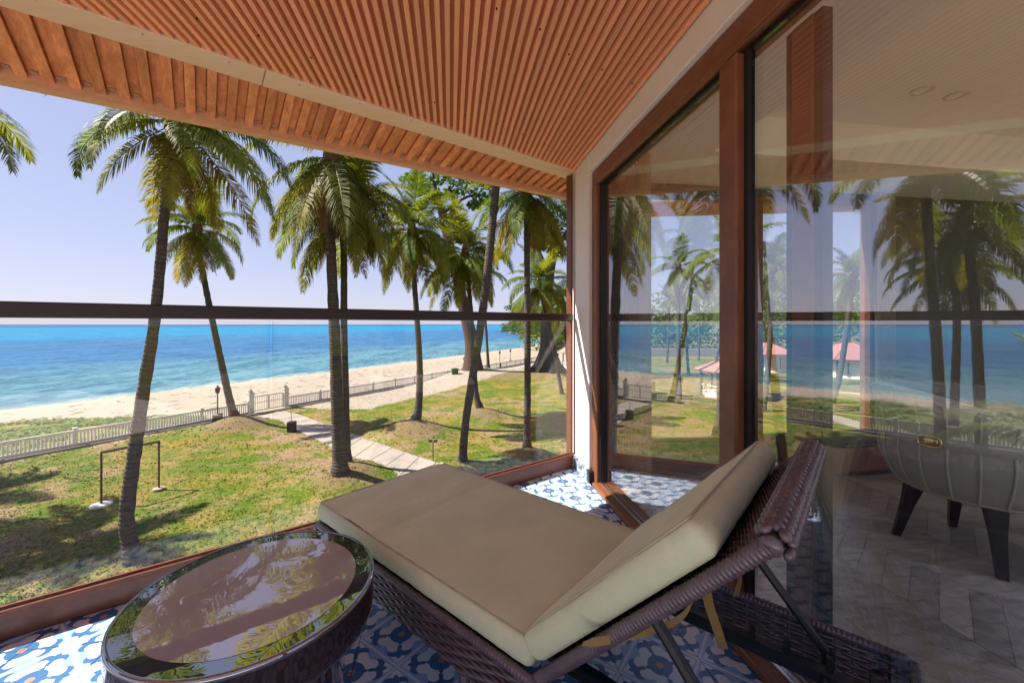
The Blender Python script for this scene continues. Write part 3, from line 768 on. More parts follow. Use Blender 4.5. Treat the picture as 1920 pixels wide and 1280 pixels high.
for e0, bend, dr, m in ((80, 50, .12, M_FROND), (56, 85, .3, M_FROND), (32, 100, .55, M_FROND), (8, 90, .62, M_FROND), (-18, 64, .8, M_FROND), (-42, 40, 1.0, M_FRONDY), (-58, 24, 1.0, M_FRONDD)):
    CL.append((e0, [frond_mesh(radians(e0+random.uniform(-5, 5)), radians(bend*random.uniform(.85, 1.15)), 3.2, 100, .66, dr, m, e0*10+k, .04 if e0 > -30 else .2) for k in range(3)]))
M_BARK = bpy.data.materials.new('palm_bark'); M_BARK.use_nodes = True; n = NT(M_BARK); p = M_BARK.node_tree.nodes['Principled BSDF']
x, y, z = n.xyz(n.pos()); w_ = n.noise(3, 4, .6, n.pos()); ring = ((z*62.0+w_*5.0).sin()+1.0)*.5; ring2 = ((z*27.0+w_*5.0).sin()+1.0)*.5
fb_ = n.noise(22, 4, .7, n.mapv(n.pos(), (1, 1, .5)))
n.link(n.mix(n.step(ring*.16+ring2*.12+fb_*.8+w_*.2, .35, .95), (.048, .037, .032), (.115, .092, .078)), p.inputs['Base Color']); p.inputs['Roughness'].default_value = .9
p.inputs['Specular IOR Level'].default_value = .2
n.link(n.bump(ring*.5+fb_*.5, .7, .03), p.inputs['Normal'])
M_NUT = grainy('coconut_husk', (.10, .09, .02), (.16, .10, .03), .5, 6, jitter=.3)
M_FIB = grainy('palm_fibre', (.17, .095, .055), (.10, .055, .035), .9, 14, (3, 3, 1), .4, .01, jitter=.2)
NUT = MB().ball((0, 0, 0), (.10, .10, .13), 8, 6).mesh('coconut', M_NUT, True)
def smooth_path(pts, n_):
    out = []; P = [pts[0]*2-pts[1]]+pts+[pts[-1]*2-pts[-2]]
    for i in range(len(pts)-1):
        a, b, c, d = P[i:i+4]
        for k in range(n_):
            t = k/n_; out.append(.5*((2*b)+(c-a)*t+(2*a-5*b+4*c-d)*t*t+(3*b-a-3*c+d)*t**3))
    return out+[pts[-1]]
def palm(path, r0, r1, R, nf, label, group=None, seed=0, parts=True, yellow=.25, dead=3, cat='palm tree'):
    rnd = random.Random(seed*31+5); base = path[0]
    o = tag(empty('palm_tree', base), label, cat, group)
    pts = [q-base for q in path]; pts[0] = pts[0]-Vector((0, 0, .35))
    sp = smooth_path(pts, 9 if parts else 4); N = len(sp)
    H = max(.1, sp[-1].z); rad = []
    for q in sp:
        f = max(0, q.z)/H; r = r1+(r0*.72-r1)*(1-f)**1.5+r0*.30*math.exp(-max(0, q.z)/.30); rad.append(r*(1+.05*sin(q.z*11)+rnd.uniform(-.03, .03)))
    MB().tube(sp, rad, 12 if parts else 7).build('trunk', M_BARK, o, True)
    top = sp[-1]; k = R/3.2; ga = rnd.random()*6.28
    if not parts:
        mb = MB()
        for i in range(nf):
            ei = min(5, int(i/nf*6)); e0 = CL[ei][0]; me = rnd.choice(CL[ei][1]); Mx = Matrix.Translation(top) @ Matrix.Rotation(ga+i*2.4, 4, 'Z') @ Matrix.Scale(k*rnd.uniform(.85, 1.1), 4)
            n0 = len(mb.v); mb.v += [Mx @ v.co for v in me.vertices]; mb.f += [tuple(n0+j for j in f.vertices) for f in me.polygons]
        mb.build('crown', M_FROND, o); return o
    for i in range(nf):
        f = ((i+.5)/nf)**.8; ei = min(5, int(f*5.9)) if f < .95 else 5
        me = rnd.choice(CL[ei][1]); q = inst('frond', me, o)
        q.location = top+Vector((0, 0, -.25*f)); q.rotation_euler = (rnd.uniform(-.25, .25), rnd.uniform(-.12, .12), ga+i*2.39996+rnd.uniform(-.2, .2))
        q.scale = (k*rnd.uniform(.85, 1.1),)*3
        if ei in (3, 4) and rnd.random() < yellow: q.data = rnd.choice(CL[5][1])
    for i in range(dead):
        q = inst('frond', rnd.choice(CL[6][1]), o); q.location = top+Vector((0, 0, -.35)); q.rotation_euler = (0, 0, rnd.random()*6.28); q.scale = (k*.75,)*3
        q['label'] = 'dead brown hanging frond'
    if seed == 0:
        for az, cl, k2 in ((.0, 3, .98), (-.35, 4, 1.05), (.5, 4, .9), (-.1, 5, 1.0)):
            q = inst('frond', CL[cl][1][1], o); q.location = top+Vector((0, 0, -.12)); q.rotation_euler = (.2, 0, az); q.scale = (k2,)*3
    MB().lathe([(r1*.9, -.5), (r1*1.9, -.2), (r1*1.7, .1), (r1*.6, .5), (.01, .6)], 10, top).build('crown_shaft', M_FIB, o, True)
    for i in range(6):
        a = rnd.random()*6.28; q = inst('coconut', NUT, o); q.location = top+Vector((cos(a)*.27, sin(a)*.27, -.35-rnd.random()*.3))
    return o
for i, (lab, pts, r0, r1, R, nf) in enumerate(PALMS):
    b = base_at(*pts[0]); b.z = ground_z(b.x, b.y)
    path_ = [b]+[pd(u, v, b.y) for u, v in pts[1:]]
    palm(path_, r0, r1, R, nf+4, lab, 'coconut palms on the lawn', i, dead=(5 if i in (2, 6) else 2), yellow=(.55 if i in (2, 5, 6) else .2))
for i, (lab, (x, y), pts, r0, r1, R, nf) in enumerate(MORE):
    palm([Vector((x+a, y+b, c)) for a, b, c in pts], r0, r1, R, nf, lab, 'coconut palms on the lawn', 40+i)
names = ['nearest the room window, leaning right', 'with a straight trunk left of the gazebo', 'slim, behind the straight one left of the gazebo', 'leaning strongly right beside the gazebo', 'behind the door stile, leaning right', 'far behind the door stile', 'leaning right in front of the large red roof', 'straight and tall in front of the large red roof', 'bending right at the edge of the large red roof', 'bending right by the right window curtain', 'farthest left by the white boundary wall', 'thin, by the boundary wall above the gazebo', 'thin, between the two red roofs at the back', 'leaning left behind the inner door stile']
for i, ((u, v), lean, h_, r0) in enumerate(GARDEN):
    b = base_at(u, v); b.z = 0
    pts = [b+Vector((lean*f**.6*1.2, .3*f, h_*f)) for f in (0, .12, .3, .6, .85, 1)]
    palm(pts, r0*1.1, r0*.6, 2.9, 18, 'palm seen through the room window, '+names[i], 'garden palms behind the house', 70+i, parts=(i in (0, 1, 4, 6, 8)), dead=0)
# ------------------------------------------------------------------ broadleaf trees, woods, ground cover
M_LEAF = leaf_mat('broad_leaf', (.035, .075, .015), (.10, .15, .025), .35)
M_LEAFD = leaf_mat('far_leaf', (.035, .075, .018), (.085, .14, .03), .3)
M_LEAFB = leaf_mat('bright_leaf', (.06, .13, .012), (.14, .20, .025), .4)
M_TRUNK = grainy('grey_bark', (.085, .072, .065), (.035, .030, .03), .9, 2.0, (3, 3, .5), .8, .06, .2, .15, 10, 'pos')
M_TRUNKR = grainy('reddish_bark', (.10, .055, .045), (.05, .03, .028), .9, 2.0, (3, 3, .5), .8, .06, .2, .15, 10, 'pos')
def leaf_clump(mb, c, r, n_, size, rnd, flat=.6):
    for _ in range(n_):
        while True:
            p = Vector((rnd.uniform(-1, 1), rnd.uniform(-1, 1), rnd.uniform(-1, 1)))
            if .25 < p.length < 1: break
        p = Vector((p.x*r, p.y*r, p.z*r*flat))+c; s = size*rnd.uniform(.6, 1.3)
        a = Vector((rnd.gauss(0, 1), rnd.gauss(0, 1), rnd.gauss(0, .6))).normalized(); b = a.cross(Vector((rnd.gauss(0, 1), rnd.gauss(0, 1), rnd.gauss(0, 1)))).normalized()
        mb.poly([p-a*s, p-b*s*.45, p+a*s, p+b*s*.45])
def broadleaf(base, limbs, r0, clumps, size, n_, label, m=None, trunk_mat=None, seed=1, buttress=0, group=None):
    rnd = random.Random(seed); o = tag(empty('broadleaf_tree', base), label, 'tree', group)
    for i, (pts, ra, rb) in enumerate(limbs):
        sp = smooth_path([Vector(q)-base for q in pts], 6); N = len(sp)
        rad = [ra+(rb-ra)*k/(N-1) for k in range(N)]
        if i == 0:
            rad = [r*(1+1.3*math.exp(-max(0, q.z)/1.6)*(1 if buttress else .5)) for r, q in zip(rad, sp)]
            mb = MB(); mb.tube(sp, rad, 14)
            if buttress:
                for k in range(buttress):
                    a = k*2*pi/buttress+rnd.uniform(-.2, .2); d = Vector((cos(a), sin(a), 0))
                    mb.tube([d*ra*.6+Vector((0, 0, 4.2)), d*ra*1.15+Vector((0, 0, 2.0)), d*ra*1.9+Vector((0, 0, .7)), d*ra*3.0+Vector((0, 0, .05)), d*ra*3.9+Vector((0, 0, -.3))], [.15, .3, .34, .26, .1], 6, flat=1.0)
            mb.build('trunk', trunk_mat or M_TRUNK, o, True)
        else: MB().tube(sp, rad, 7).build('limb', trunk_mat or M_TRUNK, o, True)
    cb = MB()
    for c, r in clumps: leaf_clump(cb, Vector(c)-base, r, n_, size, rnd)
    cb.build('crown', m or M_LEAF, o); return o
YB = 43.0
b = px(887, 705, 0); b = Vector(((887-960)/FPX*YB, YB, ground_z((887-960)/FPX*YB, YB)))
broadleaf(b, [([b-Vector((0, 0, .5)), pd(884, 640, YB), pd(868, 570, YB), pd(853, 500, YB), pd(836, 430, YB), pd(826, 385, YB)], .72, .42),
              ([pd(836, 430, YB), pd(850, 385, YB), pd(842, 350, YB)], .3, .12), ([pd(826, 385, YB), pd(815, 350, YB), pd(812, 325, YB)], .3, .12),
              ([pd(830, 400, YB), pd(870, 372, YB), pd(900, 365, YB), pd(925, 372, YB)], .2, .05), ([pd(826, 385, YB), pd(800, 365, YB), pd(770, 350, YB)], .2, .06)],
          .7, [(pd(u, v, YB+dy), r) for u, v, dy, r in ((905, 370, 0, 1.2), (880, 352, 1, 1.5), (925, 378, -1, 1.0), (858, 335, 1, 1.7), (830, 330, 0, 1.5), (800, 345, 1, 1.6), (775, 340, -1, 1.6), (845, 362, 2, 1.0), (890, 385, 2, .9), (812, 365, 2, .9), (860, 300, 0, 2.0), (900, 320, 0, 1.8), (920, 345, 1, 1.3))],
          .26, 190, 'tall broadleaf tree with a thick reddish trunk standing behind the far fence', M_LEAFB, seed=3, trunk_mat=M_TRUNKR)
YB = 44.0; b = Vector(((1027-960)/FPX*YB, YB, ground_z((1027-960)/FPX*YB, YB)))
broadleaf(b, [([b-Vector((0, 0, .5)), pd(1025, 660, YB), pd(1024, 600, YB), pd(1028, 540, YB), pd(1036, 480, YB), pd(1042, 420, YB)], .62, .42),
              ([pd(1030, 520, YB), pd(1010, 470, YB), pd(1000, 445, YB)], .3, .1), ([pd(1036, 480, YB), pd(1060, 440, YB), pd(1075, 410, YB)], .35, .1)],
          1.0, [(pd(u, v, YB+dy), r) for u, v, dy, r in ((1000, 440, 0, 1.2), (1012, 425, 1, 1.4), (1030, 462, -1, 1.3), (1045, 470, 1, 1.2), (1020, 448, 0, 1.2), (1050, 430, 0, 1.8), (1040, 400, 1, 2.0), (1065, 400, 0, 2.2), (1085, 440, 1, 2.4), (1005, 460, 0, .7), (1080, 380, 0, 2.4))],
          .24, 230, 'huge buttressed tree with flaring dark roots beside the corner pillar', seed=5, buttress=9)
YB = 250.0; b = Vector(((990-960)/FPX*YB, YB, 1.0))
broadleaf(b, [([b, pd(985, 605, YB), pd(980, 590, YB)], .7, .4)], .7, [(pd(u, v, YB+dy), r) for u, v, dy, r in ((955, 577, 0, 3.6), (968, 573, 3, 5), (985, 571, 0, 5.5), (1000, 574, 0, 5), (975, 582, 2, 4), (992, 584, -2, 5), (962, 588, 0, 3))], .75, 130, 'dark umbrella shaped tree rising above the headland wood', M_LEAFD, seed=8)
# headland wood and bushes along the bay
rnd = random.Random(11); wd = MB(); wb = MB()
for i in range(400):
    y = rnd.uniform(170, 352); q_ = rnd.random()**1.6; x = xs(y)+4+q_*42; hz = .1
    leaf_clump(wd, Vector((x, y, hz+rnd.uniform(.8, 4.0+8.5*min(1, q_*2.5)))), rnd.uniform(3, 5.5), 90, 1.25, rnd, .8)
for i in range(130):
    y = rnd.uniform(95, 210); x = xs(y)+rnd.uniform(11, 26); hz = 0
    leaf_clump(wb, Vector((x, y, hz+rnd.uniform(.5, 3.8))), rnd.uniform(1.6, 3), 110, .6, rnd, .8)
tag(wd.build('headland_wood', M_LEAFD), kind='stuff'); tag(wb.build('bay_undergrowth', M_LEAFB), kind='stuff')
gw_ = MB()
for i in range(230):
    a = rnd.random(); x = 4+a*120; y = 92-a*18+rnd.uniform(-8, 14)
    leaf_clump(gw_, Vector((x, y, rnd.uniform(1, 10.5))), rnd.uniform(2.2, 4.2), 95, .55, rnd, .85)
tag(gw_.build('garden_wood', M_LEAF), kind='stuff')
gc = MB()
for i in range(34000):
    t = rnd.uniform(-34, 12.0); w = max(0, 1-((t-3)/9.2)**2) if t > 3 else 1
    s = 26.9+rnd.random()*13.3*w+mnoise.noise(Vector((t*.3, 0, 0)))*.9
    q = fpt(t, s-FC); 
    if mnoise.noise(Vector((q.x*.45, q.y*.45, 7)))+.35*mnoise.noise(Vector((q.x*1.6, q.y*1.6, 2))) < -.12: continue
    q.z = ground_z(q.x, q.y)+rnd.uniform(.02, .16); sz = rnd.uniform(.07, .16); a = rnd.random()*6.28
    d = Vector((cos(a), sin(a), rnd.uniform(-.3, .4)))*sz; e_ = Vector((-sin(a), cos(a), rnd.uniform(-.3, .3)))*sz*.7
    gc.poly([q-d, q-e_, q+d, q+e_])
tag(gc.build('beach_creeper', M_LEAFB), kind='stuff')
for i in range(2600):
    pass
gr = MB()
while len(gr.f) < 60000:
    v = rnd.uniform(690, 1150)**1.0; u = rnd.uniform(-260, 1090); q = px(u, v, 0)
    if NF.dot(q) > FC-.6 or q.y < 6: continue
    q.z = ground_z(q.x, q.y); 
    for _ in range(3):
        a = rnd.random()*6.28; hgt = rnd.uniform(.012, .042)*(1 if q.y < 18 else 1.5); w = rnd.uniform(.008, .018)*(1 if q.y < 14 else 1.7)
        d = Vector((cos(a)*w, sin(a)*w, -.01)); tip = q+Vector((rnd.uniform(-.04, .04), rnd.uniform(-.04, .04), hgt)); r_ = Vector((rnd.uniform(-.06, .06), rnd.uniform(-.06, .06), 0))
        gr.poly([q+r_-d, q+r_+d, tip+r_])
tag(gr.build('grass', M_GROUND), kind='stuff')
# litter on the lawn: fallen husks and leaf bits
lt = MB()
for i in range(160):
    q = px(rnd.uniform(-100, 1080), rnd.uniform(720, 1150), 0)
    if NF.dot(q) > FC-.6: continue
    q.z = ground_z(q.x, q.y)+.02; a = rnd.random()*6.28; l = rnd.uniform(.04, .16); d = Vector((cos(a), sin(a), .1))*l; e_ = Vector((-sin(a), cos(a), .1))*l*.3
    lt.poly([q-d, q-e_, q+d, q+e_])
tag(lt.build('leaf_litter', M_FRONDD), kind='stuff')
bl = MB()
for i in range(500):
    t = rnd.uniform(-20, 60); s = rnd.uniform(29, 44); q = fpt(t, s-FC); q.z = ground_z(q.x, q.y)+.02; a = rnd.gauss(1.05, .5); l = rnd.uniform(.1, .45)
    d = Vector((cos(a), sin(a), .03))*l; e_ = Vector((-sin(a), cos(a), .1))*rnd.uniform(.03, .09); bl.poly([q-d, q-e_, q+d, q+e_])
tag(bl.build('beach_debris', M_TRUNK), kind='stuff')
rk = MB()
for i in range(26):
    y = rnd.uniform(225, 350); x = xs(y)-rnd.uniform(-3, 5); rk.ball((x, y, -.7), (rnd.uniform(.8, 2.2), rnd.uniform(.8, 2.2), rnd.uniform(.4, 1.1)), 7, 4)
tag(rk.build('headland_rocks', M_TRUNK), kind='stuff')

# ------------------------------------------------------------------ red roofed huts and the gazebo, boundary wall
M_ROOF = grainy('red_roof_sheet', (.44, .19, .165), (.38, .155, .13), .55, 2, (6, 1, 1), .2, .01, jitter=.05)
M_WOODD = grainy('hut_timber', (.10, .06, .04), (.07, .04, .03), .7, 4, jitter=.1)
def hut(c, w, eave, ridge, label, walls=True, rot=0.0, rails=False):
    o = tag(empty('hut' if walls else 'gazebo', c, rot), label, 'hut' if walls else 'gazebo')
    R = w/2; rf = MB()
    ring = lambda r, z: [(r*cos(pi/3*k+pi/6), r*sin(pi/3*k+pi/6), z) for k in range(6)]
    rf.quadgrid([ring(R*.98, eave-.10), ring(R, eave), ring(R*.45, eave+(ridge-eave)*.62), ring(R*.12, ridge)], True)
    rf.poly(ring(R*.12, ridge)); rf.poly(ring(R*.98, eave-.10)[::-1]); rr = rf.build('roof', M_ROOF, o)
    rb = MB()
    for k in range(6): rb.tube([ring(R, eave)[k], ring(R*.45, eave+(ridge-eave)*.62)[k], ring(R*.12, ridge)[k]], .06, 4)
    rb.build('ridge_cap', M_ROOF, rr)
    MB().lathe([(R*.82, 0), (R*.82, .25)], 6, capt=True).build('plinth', M_PLAS, o)
    for k in range(6):
        x, y, z = ring(R*.78, 0)[k]; MB().box((x, y, eave/2), (.14, .14, eave)).build('post', M_WOODD, o)
    if walls:
        wq = MB().lathe([(R*.72, .2), (R*.72, eave+.1)], 6).build('wall', M_PLAS, o)
        for k in range(6):
            a = pi/3*k+pi/3*.5; a = pi/3*k; d = Vector((cos(a+pi/6+pi/6), sin(a+pi/6+pi/6), 0)); r_ = R*.72*cos(pi/6)+.01
            wn_ = MB(Matrix.Translation(d*r_+Vector((0, 0, eave*.52))) @ Matrix.Rotation(a+pi/3, 4, 'Z')).box((0, 0, 0), (.06, R*.36, eave*.6)).build('window_frame', M_WOODD, o)
            MB(Matrix.Translation(d*(r_+.035)+Vector((0, 0, eave*.52))) @ Matrix.Rotation(a+pi/3, 4, 'Z')).box((0, 0, 0), (.02, R*.30, eave*.52)).build('pane', G_WIN, wn_)
    if rails:
        rl = ring(R*.78, 0)
        for k in range(6):
            p, q = Vector(rl[k]), Vector(rl[(k+1) % 6]); mb = MB(); mb.tube([p+Vector((0, 0, .85)), q+Vector((0, 0, .85))], .04, 4); mb.tube([p+Vector((0, 0, .35)), q+Vector((0, 0, .35))], .03, 4)
            for j in range(1, 9): m_ = p.lerp(q, j/9); mb.tube([m_+Vector((0, 0, .3)), m_+Vector((0, 0, .85))], .025, 4)
            mb.build('railing', M_WHITE, o)
    return o
hut(px(1365, 742, 0), 4.8, 2.0, 2.9, 'open gazebo with red hipped roof and white railing seen through the room window', False, .2, True)
hut(px(1590, 704, 0), 8.6, 1.95, 3.5, 'hut with red hipped roof and pale walls seen through the right of the room window', True, .1)
hut(px(1435, 694, 0), 7.0, 2.1, 3.3, 'smaller red roofed hut seen between the door stiles', True, .4)
hut(px(1088, 692, 0), 5.6, 2.1, 3.5, 'red roofed open hut just left of the corner pillar', False, .1, True)
wl2 = tag(empty('boundary_wall', px(1215, 668, 0)), 'long white boundary wall at the back of the garden', 'wall')
MB().box((16, 1.0, .6), (34, .2, 1.2)).build('body', M_PLAS, wl2); MB().box((16, 1.0, 1.24), (34.2, .3, .08)).build('coping', M_PLAS, wl2)
strip('path', [px(1400, 752, 0), px(1480, 742, 0), px(1560, 735, 0), px(1650, 742, 0), px(1760, 748, 0)], 1.3, M_CONC, .05)
strip('path', [px(1500, 768, 0), px(1560, 783, 0), px(1640, 806, 0), px(1720, 830, 0)], 1.3, M_CONC, .05)

# ------------------------------------------------------------------ sun lounger
LA = atan2(-.657, .753)
LO = Vector((-.828, 1.724, FL)); LW, LL, LH = .672, 1.85, .345
lg = tag(empty('sun_lounger', LO, LA), 'dark brown wicker sun lounger with beige cushions and raised back', 'sun lounger')
M_WICK = grainy('brown_wicker', (.15, .108, .115), (.085, .060, .066), .24, 9, (1, 1, 1), .3, .0015, .8, .35, 50)
M_WICKD = grainy('dark_wicker_core', (.016, .011, .012), (.01, .007, .008), .6, 9, jitter=0)
BA = radians(46)
def weave(L, hgt, M, parent, name, pitch=.0118, stake=.036, r=.0064, amp=.0036, back=True):
    # woven panel: x along, z up, outward -y, placed by M
    pan = MB(M)
    if back: pan.box((L/2, .010, hgt/2), (L, .004, hgt))
    for i in range(int(L/stake)+1): pan.tube([(i*stake, .001, 0), (i*stake, .001, hgt)], .0042, 5)
    p = pan.build(name, M_WICK, parent)
    rows = int(hgt/pitch); ms = []
    for ph_ in (0, 1):
        mb = MB(); n_ = int(L/(stake/2)); pts = []; 
        for i in range(n_+1):
            x = i*L/n_; pts.append((x, amp*cos((x/stake+ph_)*pi), 0))
        mb.tube(pts, r, 5, up=(0, 0, 1), flat=.95); ms.append(mb.mesh('strand', M_WICK, True))
    for k in range(rows):
        s = inst('strand', ms[k % 2], p); s.matrix_local = M @ Matrix.Translation((0, -.002, (k+.5)*hgt/rows))
    return p
AH = .112
def frame_m(x, y, z, rz): return Matrix.Translation((x, y, z)) @ Matrix.Rotation(rz, 4, 'Z')
weave(LL-.02, AH, frame_m(.01, 0, LH-AH-.012, 0), lg, 'side_apron')
weave(LL-.02, AH, frame_m(LL-.01, LW, LH-AH-.012, pi), lg, 'side_apron', back=False)
weave(LW-.02, AH, frame_m(0, LW-.01, LH-AH-.012, -pi/2), lg, 'end_apron')
weave(LW-.02, AH, frame_m(LL, .01, LH-AH-.012, pi/2), lg, 'end_apron', back=False)
def wrapped(path, r, step=.011, seg=8, amp=.26):
    P = [Vector(p) for p in path]; pts = []; rad = []; i = 0
    for a, b in zip(P, P[1:]):
        n_ = max(4, int((b-a).length/step*4))
        for k in range(n_): pts.append(a.lerp(b, k/n_)); rad.append(r*(1+amp*(0, .5, .6, .35)[i % 4])); i += 1
    pts.append(P[-1]); rad.append(r); return pts, rad
mb = MB()
for a, b in (((.01, .0, LH-.008), (LL-.012, .0, LH-.008)), ((.01, LW, LH-.008), (LL-.012, LW, LH-.008)), ((0, .01, LH-.008), (0, LW-.01, LH-.008)), ((LL, .01, LH-.008), (LL, LW-.01, LH-.008))):
    pts, rad = wrapped([a, b], .0125); mb.tube(pts, rad, 7)
mb.build('rim', M_WICK, lg, True)
mb = MB()
for y in (0, LW):
    for x in (0.006, LL-.006): 
        pts, rad = wrapped([(x, y, LH-.012), (x, y, LH-AH-.012)], .017); mb.tube(pts, rad, 8)
mb.build('corner_wrap', M_WICK, lg, True)
for x in (.07, .90, LL-.07):
    for y in (.022, LW-.022):
        pts, rad = wrapped([(x, y, LH-.06), (x, y, .012)], .0145, .008); q = MB().tube(pts, rad, 8).build('leg', M_WICK, lg, True)
        MB().lathe([(.013, 0), (.015, .012)], 10, (x, y, 0), True, True).build('foot_cap', M_BLACKM, q)
MB().box((.56, LW/2, LH-.02), (1.10, LW-.03, .018)).build('seat_deck', M_WICKD, lg)
for y in (.14, .53):
    q = MB().box((1.47, y, .30), (.74, .032, .036), ch=.004).build('ratchet_rail', M_BLACKM, lg)
    for x in (1.52, 1.60, 1.69): MB().tube([(x, y, .315), (x, y, .352)], .008, 6).build('peg', M_BLACKM, q)
for y in (.05, .62):
    MB().tube([(1.434, y, .595), (1.68, y, .30)], .0125, 8).build('strut', M_BLACKM, lg)
    MB().tube([(1.68, y, .312), (1.68, y, 0)], .0135, 8).build('strut_leg', M_BLACKM, lg)
MB().tube([(1.434, .05, .585), (1.434, .62, .585)], .011, 8).build('strut_bar', M_BLACKM, lg)
MB().tube([(1.68, .05, .30), (1.68, .62, .30)], .011, 8).build('strut_bar', M_BLACKM, lg)
# backrest
BM = Matrix.Translation((1.165, 0, LH-.005)) @ Matrix.Rotation(-BA, 4, 'Y')      # x up the back, y across, z off its face
BL = .70
back = MB(BM).box((BL/2, LW/2, -.012), (BL-.04, LW-.05, .016)).build('backrest', M_WICKD, lg)
mb = MB(BM)
for y in (.012, LW-.012):
    pts, rad = wrapped([(-.03, y, -.004), (BL-.02, y, -.004)], .0145, .009); mb.tube(pts, rad, 9)
mb.build('side_rail', M_WICK, back, True)
wm = [0, 1]
for ph_ in (0, 1):
    m_ = MB(); n_ = 44; pts = [(0, i*(LW-.05)/n_, .0045*cos((i+ph_)*pi)) for i in range(n_+1)]; m_.tube(pts, .0062, 5, up=(1, 0, 0)); wm[ph_] = m_.mesh('strand', M_WICK, True)
for k in range(49):
    s = inst('strand', wm[k % 2], back); s.matrix_local = BM @ Matrix.Translation((.03+k*.0132, .025, .0))
mb = MB(BM); r_ = random.Random(4)
for row in range(6):
    a = radians(-72+row*36)
    for i in range(24):
        y = .012+(i+(.5 if row % 2 else 0))*(LW-.02)/24; c = Vector((BL-.012+.024*cos(a), y, -.004+.024*sin(a)))
        mb.ball(c, (.0085, .0142, .0115), 8, 6, Matrix.Rotation(-a, 3, 'Y'))
pts, rad = wrapped([(BL-.015, .0, -.004), (BL-.015, LW, -.004)], .0175, .02, 8, .05); mb.tube(pts, rad, 8)
mb.build('braided_edge', M_WICK, back, True)
# cushions
def fabric(name, c1, c2):
    m, n, p = mat(name, c1, .9, .15)
    a = n.noise(5, 4, .6, n.obj()); w = n.noise(420, 2, .6, n.obj()); 
    n.link(n.mix(n.step(a*.7+w*.3, .3, .7), c1, c2), p.inputs['Base Color'])
    wr = n.noise(7, 3, .55, n.mapv(n.obj(), (1.6, .5, 1), (0, 0, .5)), .8)
    n.link(n.bump(w, .4, .0012, n.bump(wr, .35, .012)), p.inputs['Normal']); p.inputs['Sheen Weight'].default_value = .15; return m
M_CUSH = fabric('beige_cushion_fabric', (.76, .79, .50), (.66, .69, .425))
M_PIPE = fabric('cushion_seam', (.55, .50, .33), (.50, .45, .29))
def cushion(name, lx, ly, lz, M, parent, seed, crease=(), nx=90, ny=52):
    r = .030; off = Vector((seed*3.1, seed*1.7, 0)); mb = MB(M)
    prof = []                       # (inset, z) up the side
    K = 6
    for k in range(K+1): a = -pi/2+pi/2*k/K; prof.append((r-r*cos(a), r+r*sin(a)))
    prof.insert(0, (r+.04, 0.0))
    rz = .012
    prof = [(r+.05, 0), (r*.6, .002), (.006, .012), (.0, .03), (.0, .05), (.002, lz-.016), (.006, lz-.006), (.014, lz-.0005)]
    def outline(ins, cr=.020):
        pts = []; X0, X1, Y0, Y1 = ins, lx-ins, ins, ly-ins; rr = max(.004, cr-ins)
        def arc(cx, cy, a0):
            for k in range(5): a = a0+k*pi/8; pts.append((cx+rr*cos(a), cy+rr*sin(a)))
        def line(p, q, n_):
            for k in range(1, n_): pts.append((p[0]+(q[0]-p[0])*k/n_, p[1]+(q[1]-p[1])*k/n_))
        arc(X1-rr, Y0+rr, -pi/2); line(pts[-1], (X1, Y1-rr), ny); arc(X1-rr, Y1-rr, 0); line(pts[-1], (X0+rr, Y1), nx); arc(X0+rr, Y1-rr, pi/2); line(pts[-1], (X0, Y0+rr), ny); arc(X0+rr, Y0+rr, pi); line(pts[-1], (X1-rr, Y0), nx)
        return pts
    rows = []
    for j, (ins, z) in enumerate(prof):
        row = []
        for (x, y) in outline(ins):
            f = min(1, z/.02)*min(1, (lz-z)/.01+.15)
            w = mnoise.noise(Vector((x*26, y*26, z*5))+off)*.0035*f+mnoise.noise(Vector((x*7, y*7, 1))+off)*.004*f
            cx, cy_ = x-lx/2, y-ly/2; dx = 1 if abs(cx) > lx/2-ins-.005 else 0
            nn = Vector((cx if abs(cx)/lx > abs(cy_)/ly else 0, cy_ if abs(cx)/lx <= abs(cy_)/ly else 0, 0)); nn = nn.normalized() if nn.length else nn
            bul = .003*sin(pi*min(1, z/lz))
            row.append((x+nn.x*(w+bul), y+nn.y*(w+bul), z+mnoise.noise(Vector((x*5, y*5, 9))+off)*.003*(z/lz)))
        rows.append(row)
    mb.quadgrid(rows, True)
    # top
    NX, NY = 70, 40; ins = .013; top = []
    for i in range(NX+1):
        row = []
        for j in range(NY+1):
            x = ins+(lx-2*ins)*i/NX; y = ins+(ly-2*ins)*j/NY
            ex = min(x, lx-x); ey = min(y, ly-y); e = min(ex, ey); dome = .009*(1-math.exp(-e/.06))
            cr = sum(-dpt*math.exp(-((x-xc+.03*(y-.3))/wd_)**2) for xc, dpt, wd_ in crease)
            wr = mnoise.noise(Vector((x*9+y*2.5, y*2.2, 4))+off)*.0062*math.exp(-((x-.32)/.28)**2)*1.6+mnoise.noise(Vector((x*22-y*4, y*5, 2))+off)*.0045*math.exp(-((y-.08)/.12)**2)
            fine = mnoise.noise(Vector((x*4, y*4, 6))+off)*.003
            row.append((x, y, lz-.001+dome+cr*min(1, e/.05)+(wr+fine)*min(1, e/.02)))
        top.append(row)
    mb.quadgrid([[top[i][j] for j in range(NY+1)] for i in range(NX+1)])
    # weld the grid edge skirt
    o = mb.build(name, M_CUSH, parent, True)
    bmx = bmesh.new(); bmx.from_mesh(o.data); bmesh.ops.remove_doubles(bmx, verts=bmx.verts, dist=.004); bmesh.ops.recalc_face_normals(bmx, faces=bmx.faces); bmx.to_mesh(o.data); bmx.free()
    o.data.polygons.foreach_set('use_smooth', [True]*len(o.data.polygons))
    pp = MB(M); ol = [(x, y, lz+.0005) for x, y in outline(.010)]; pp.tube(ol+[ol[0]], .0026, 5, cap=False); pp.build('piping', M_PIPE, o, True)
    return o
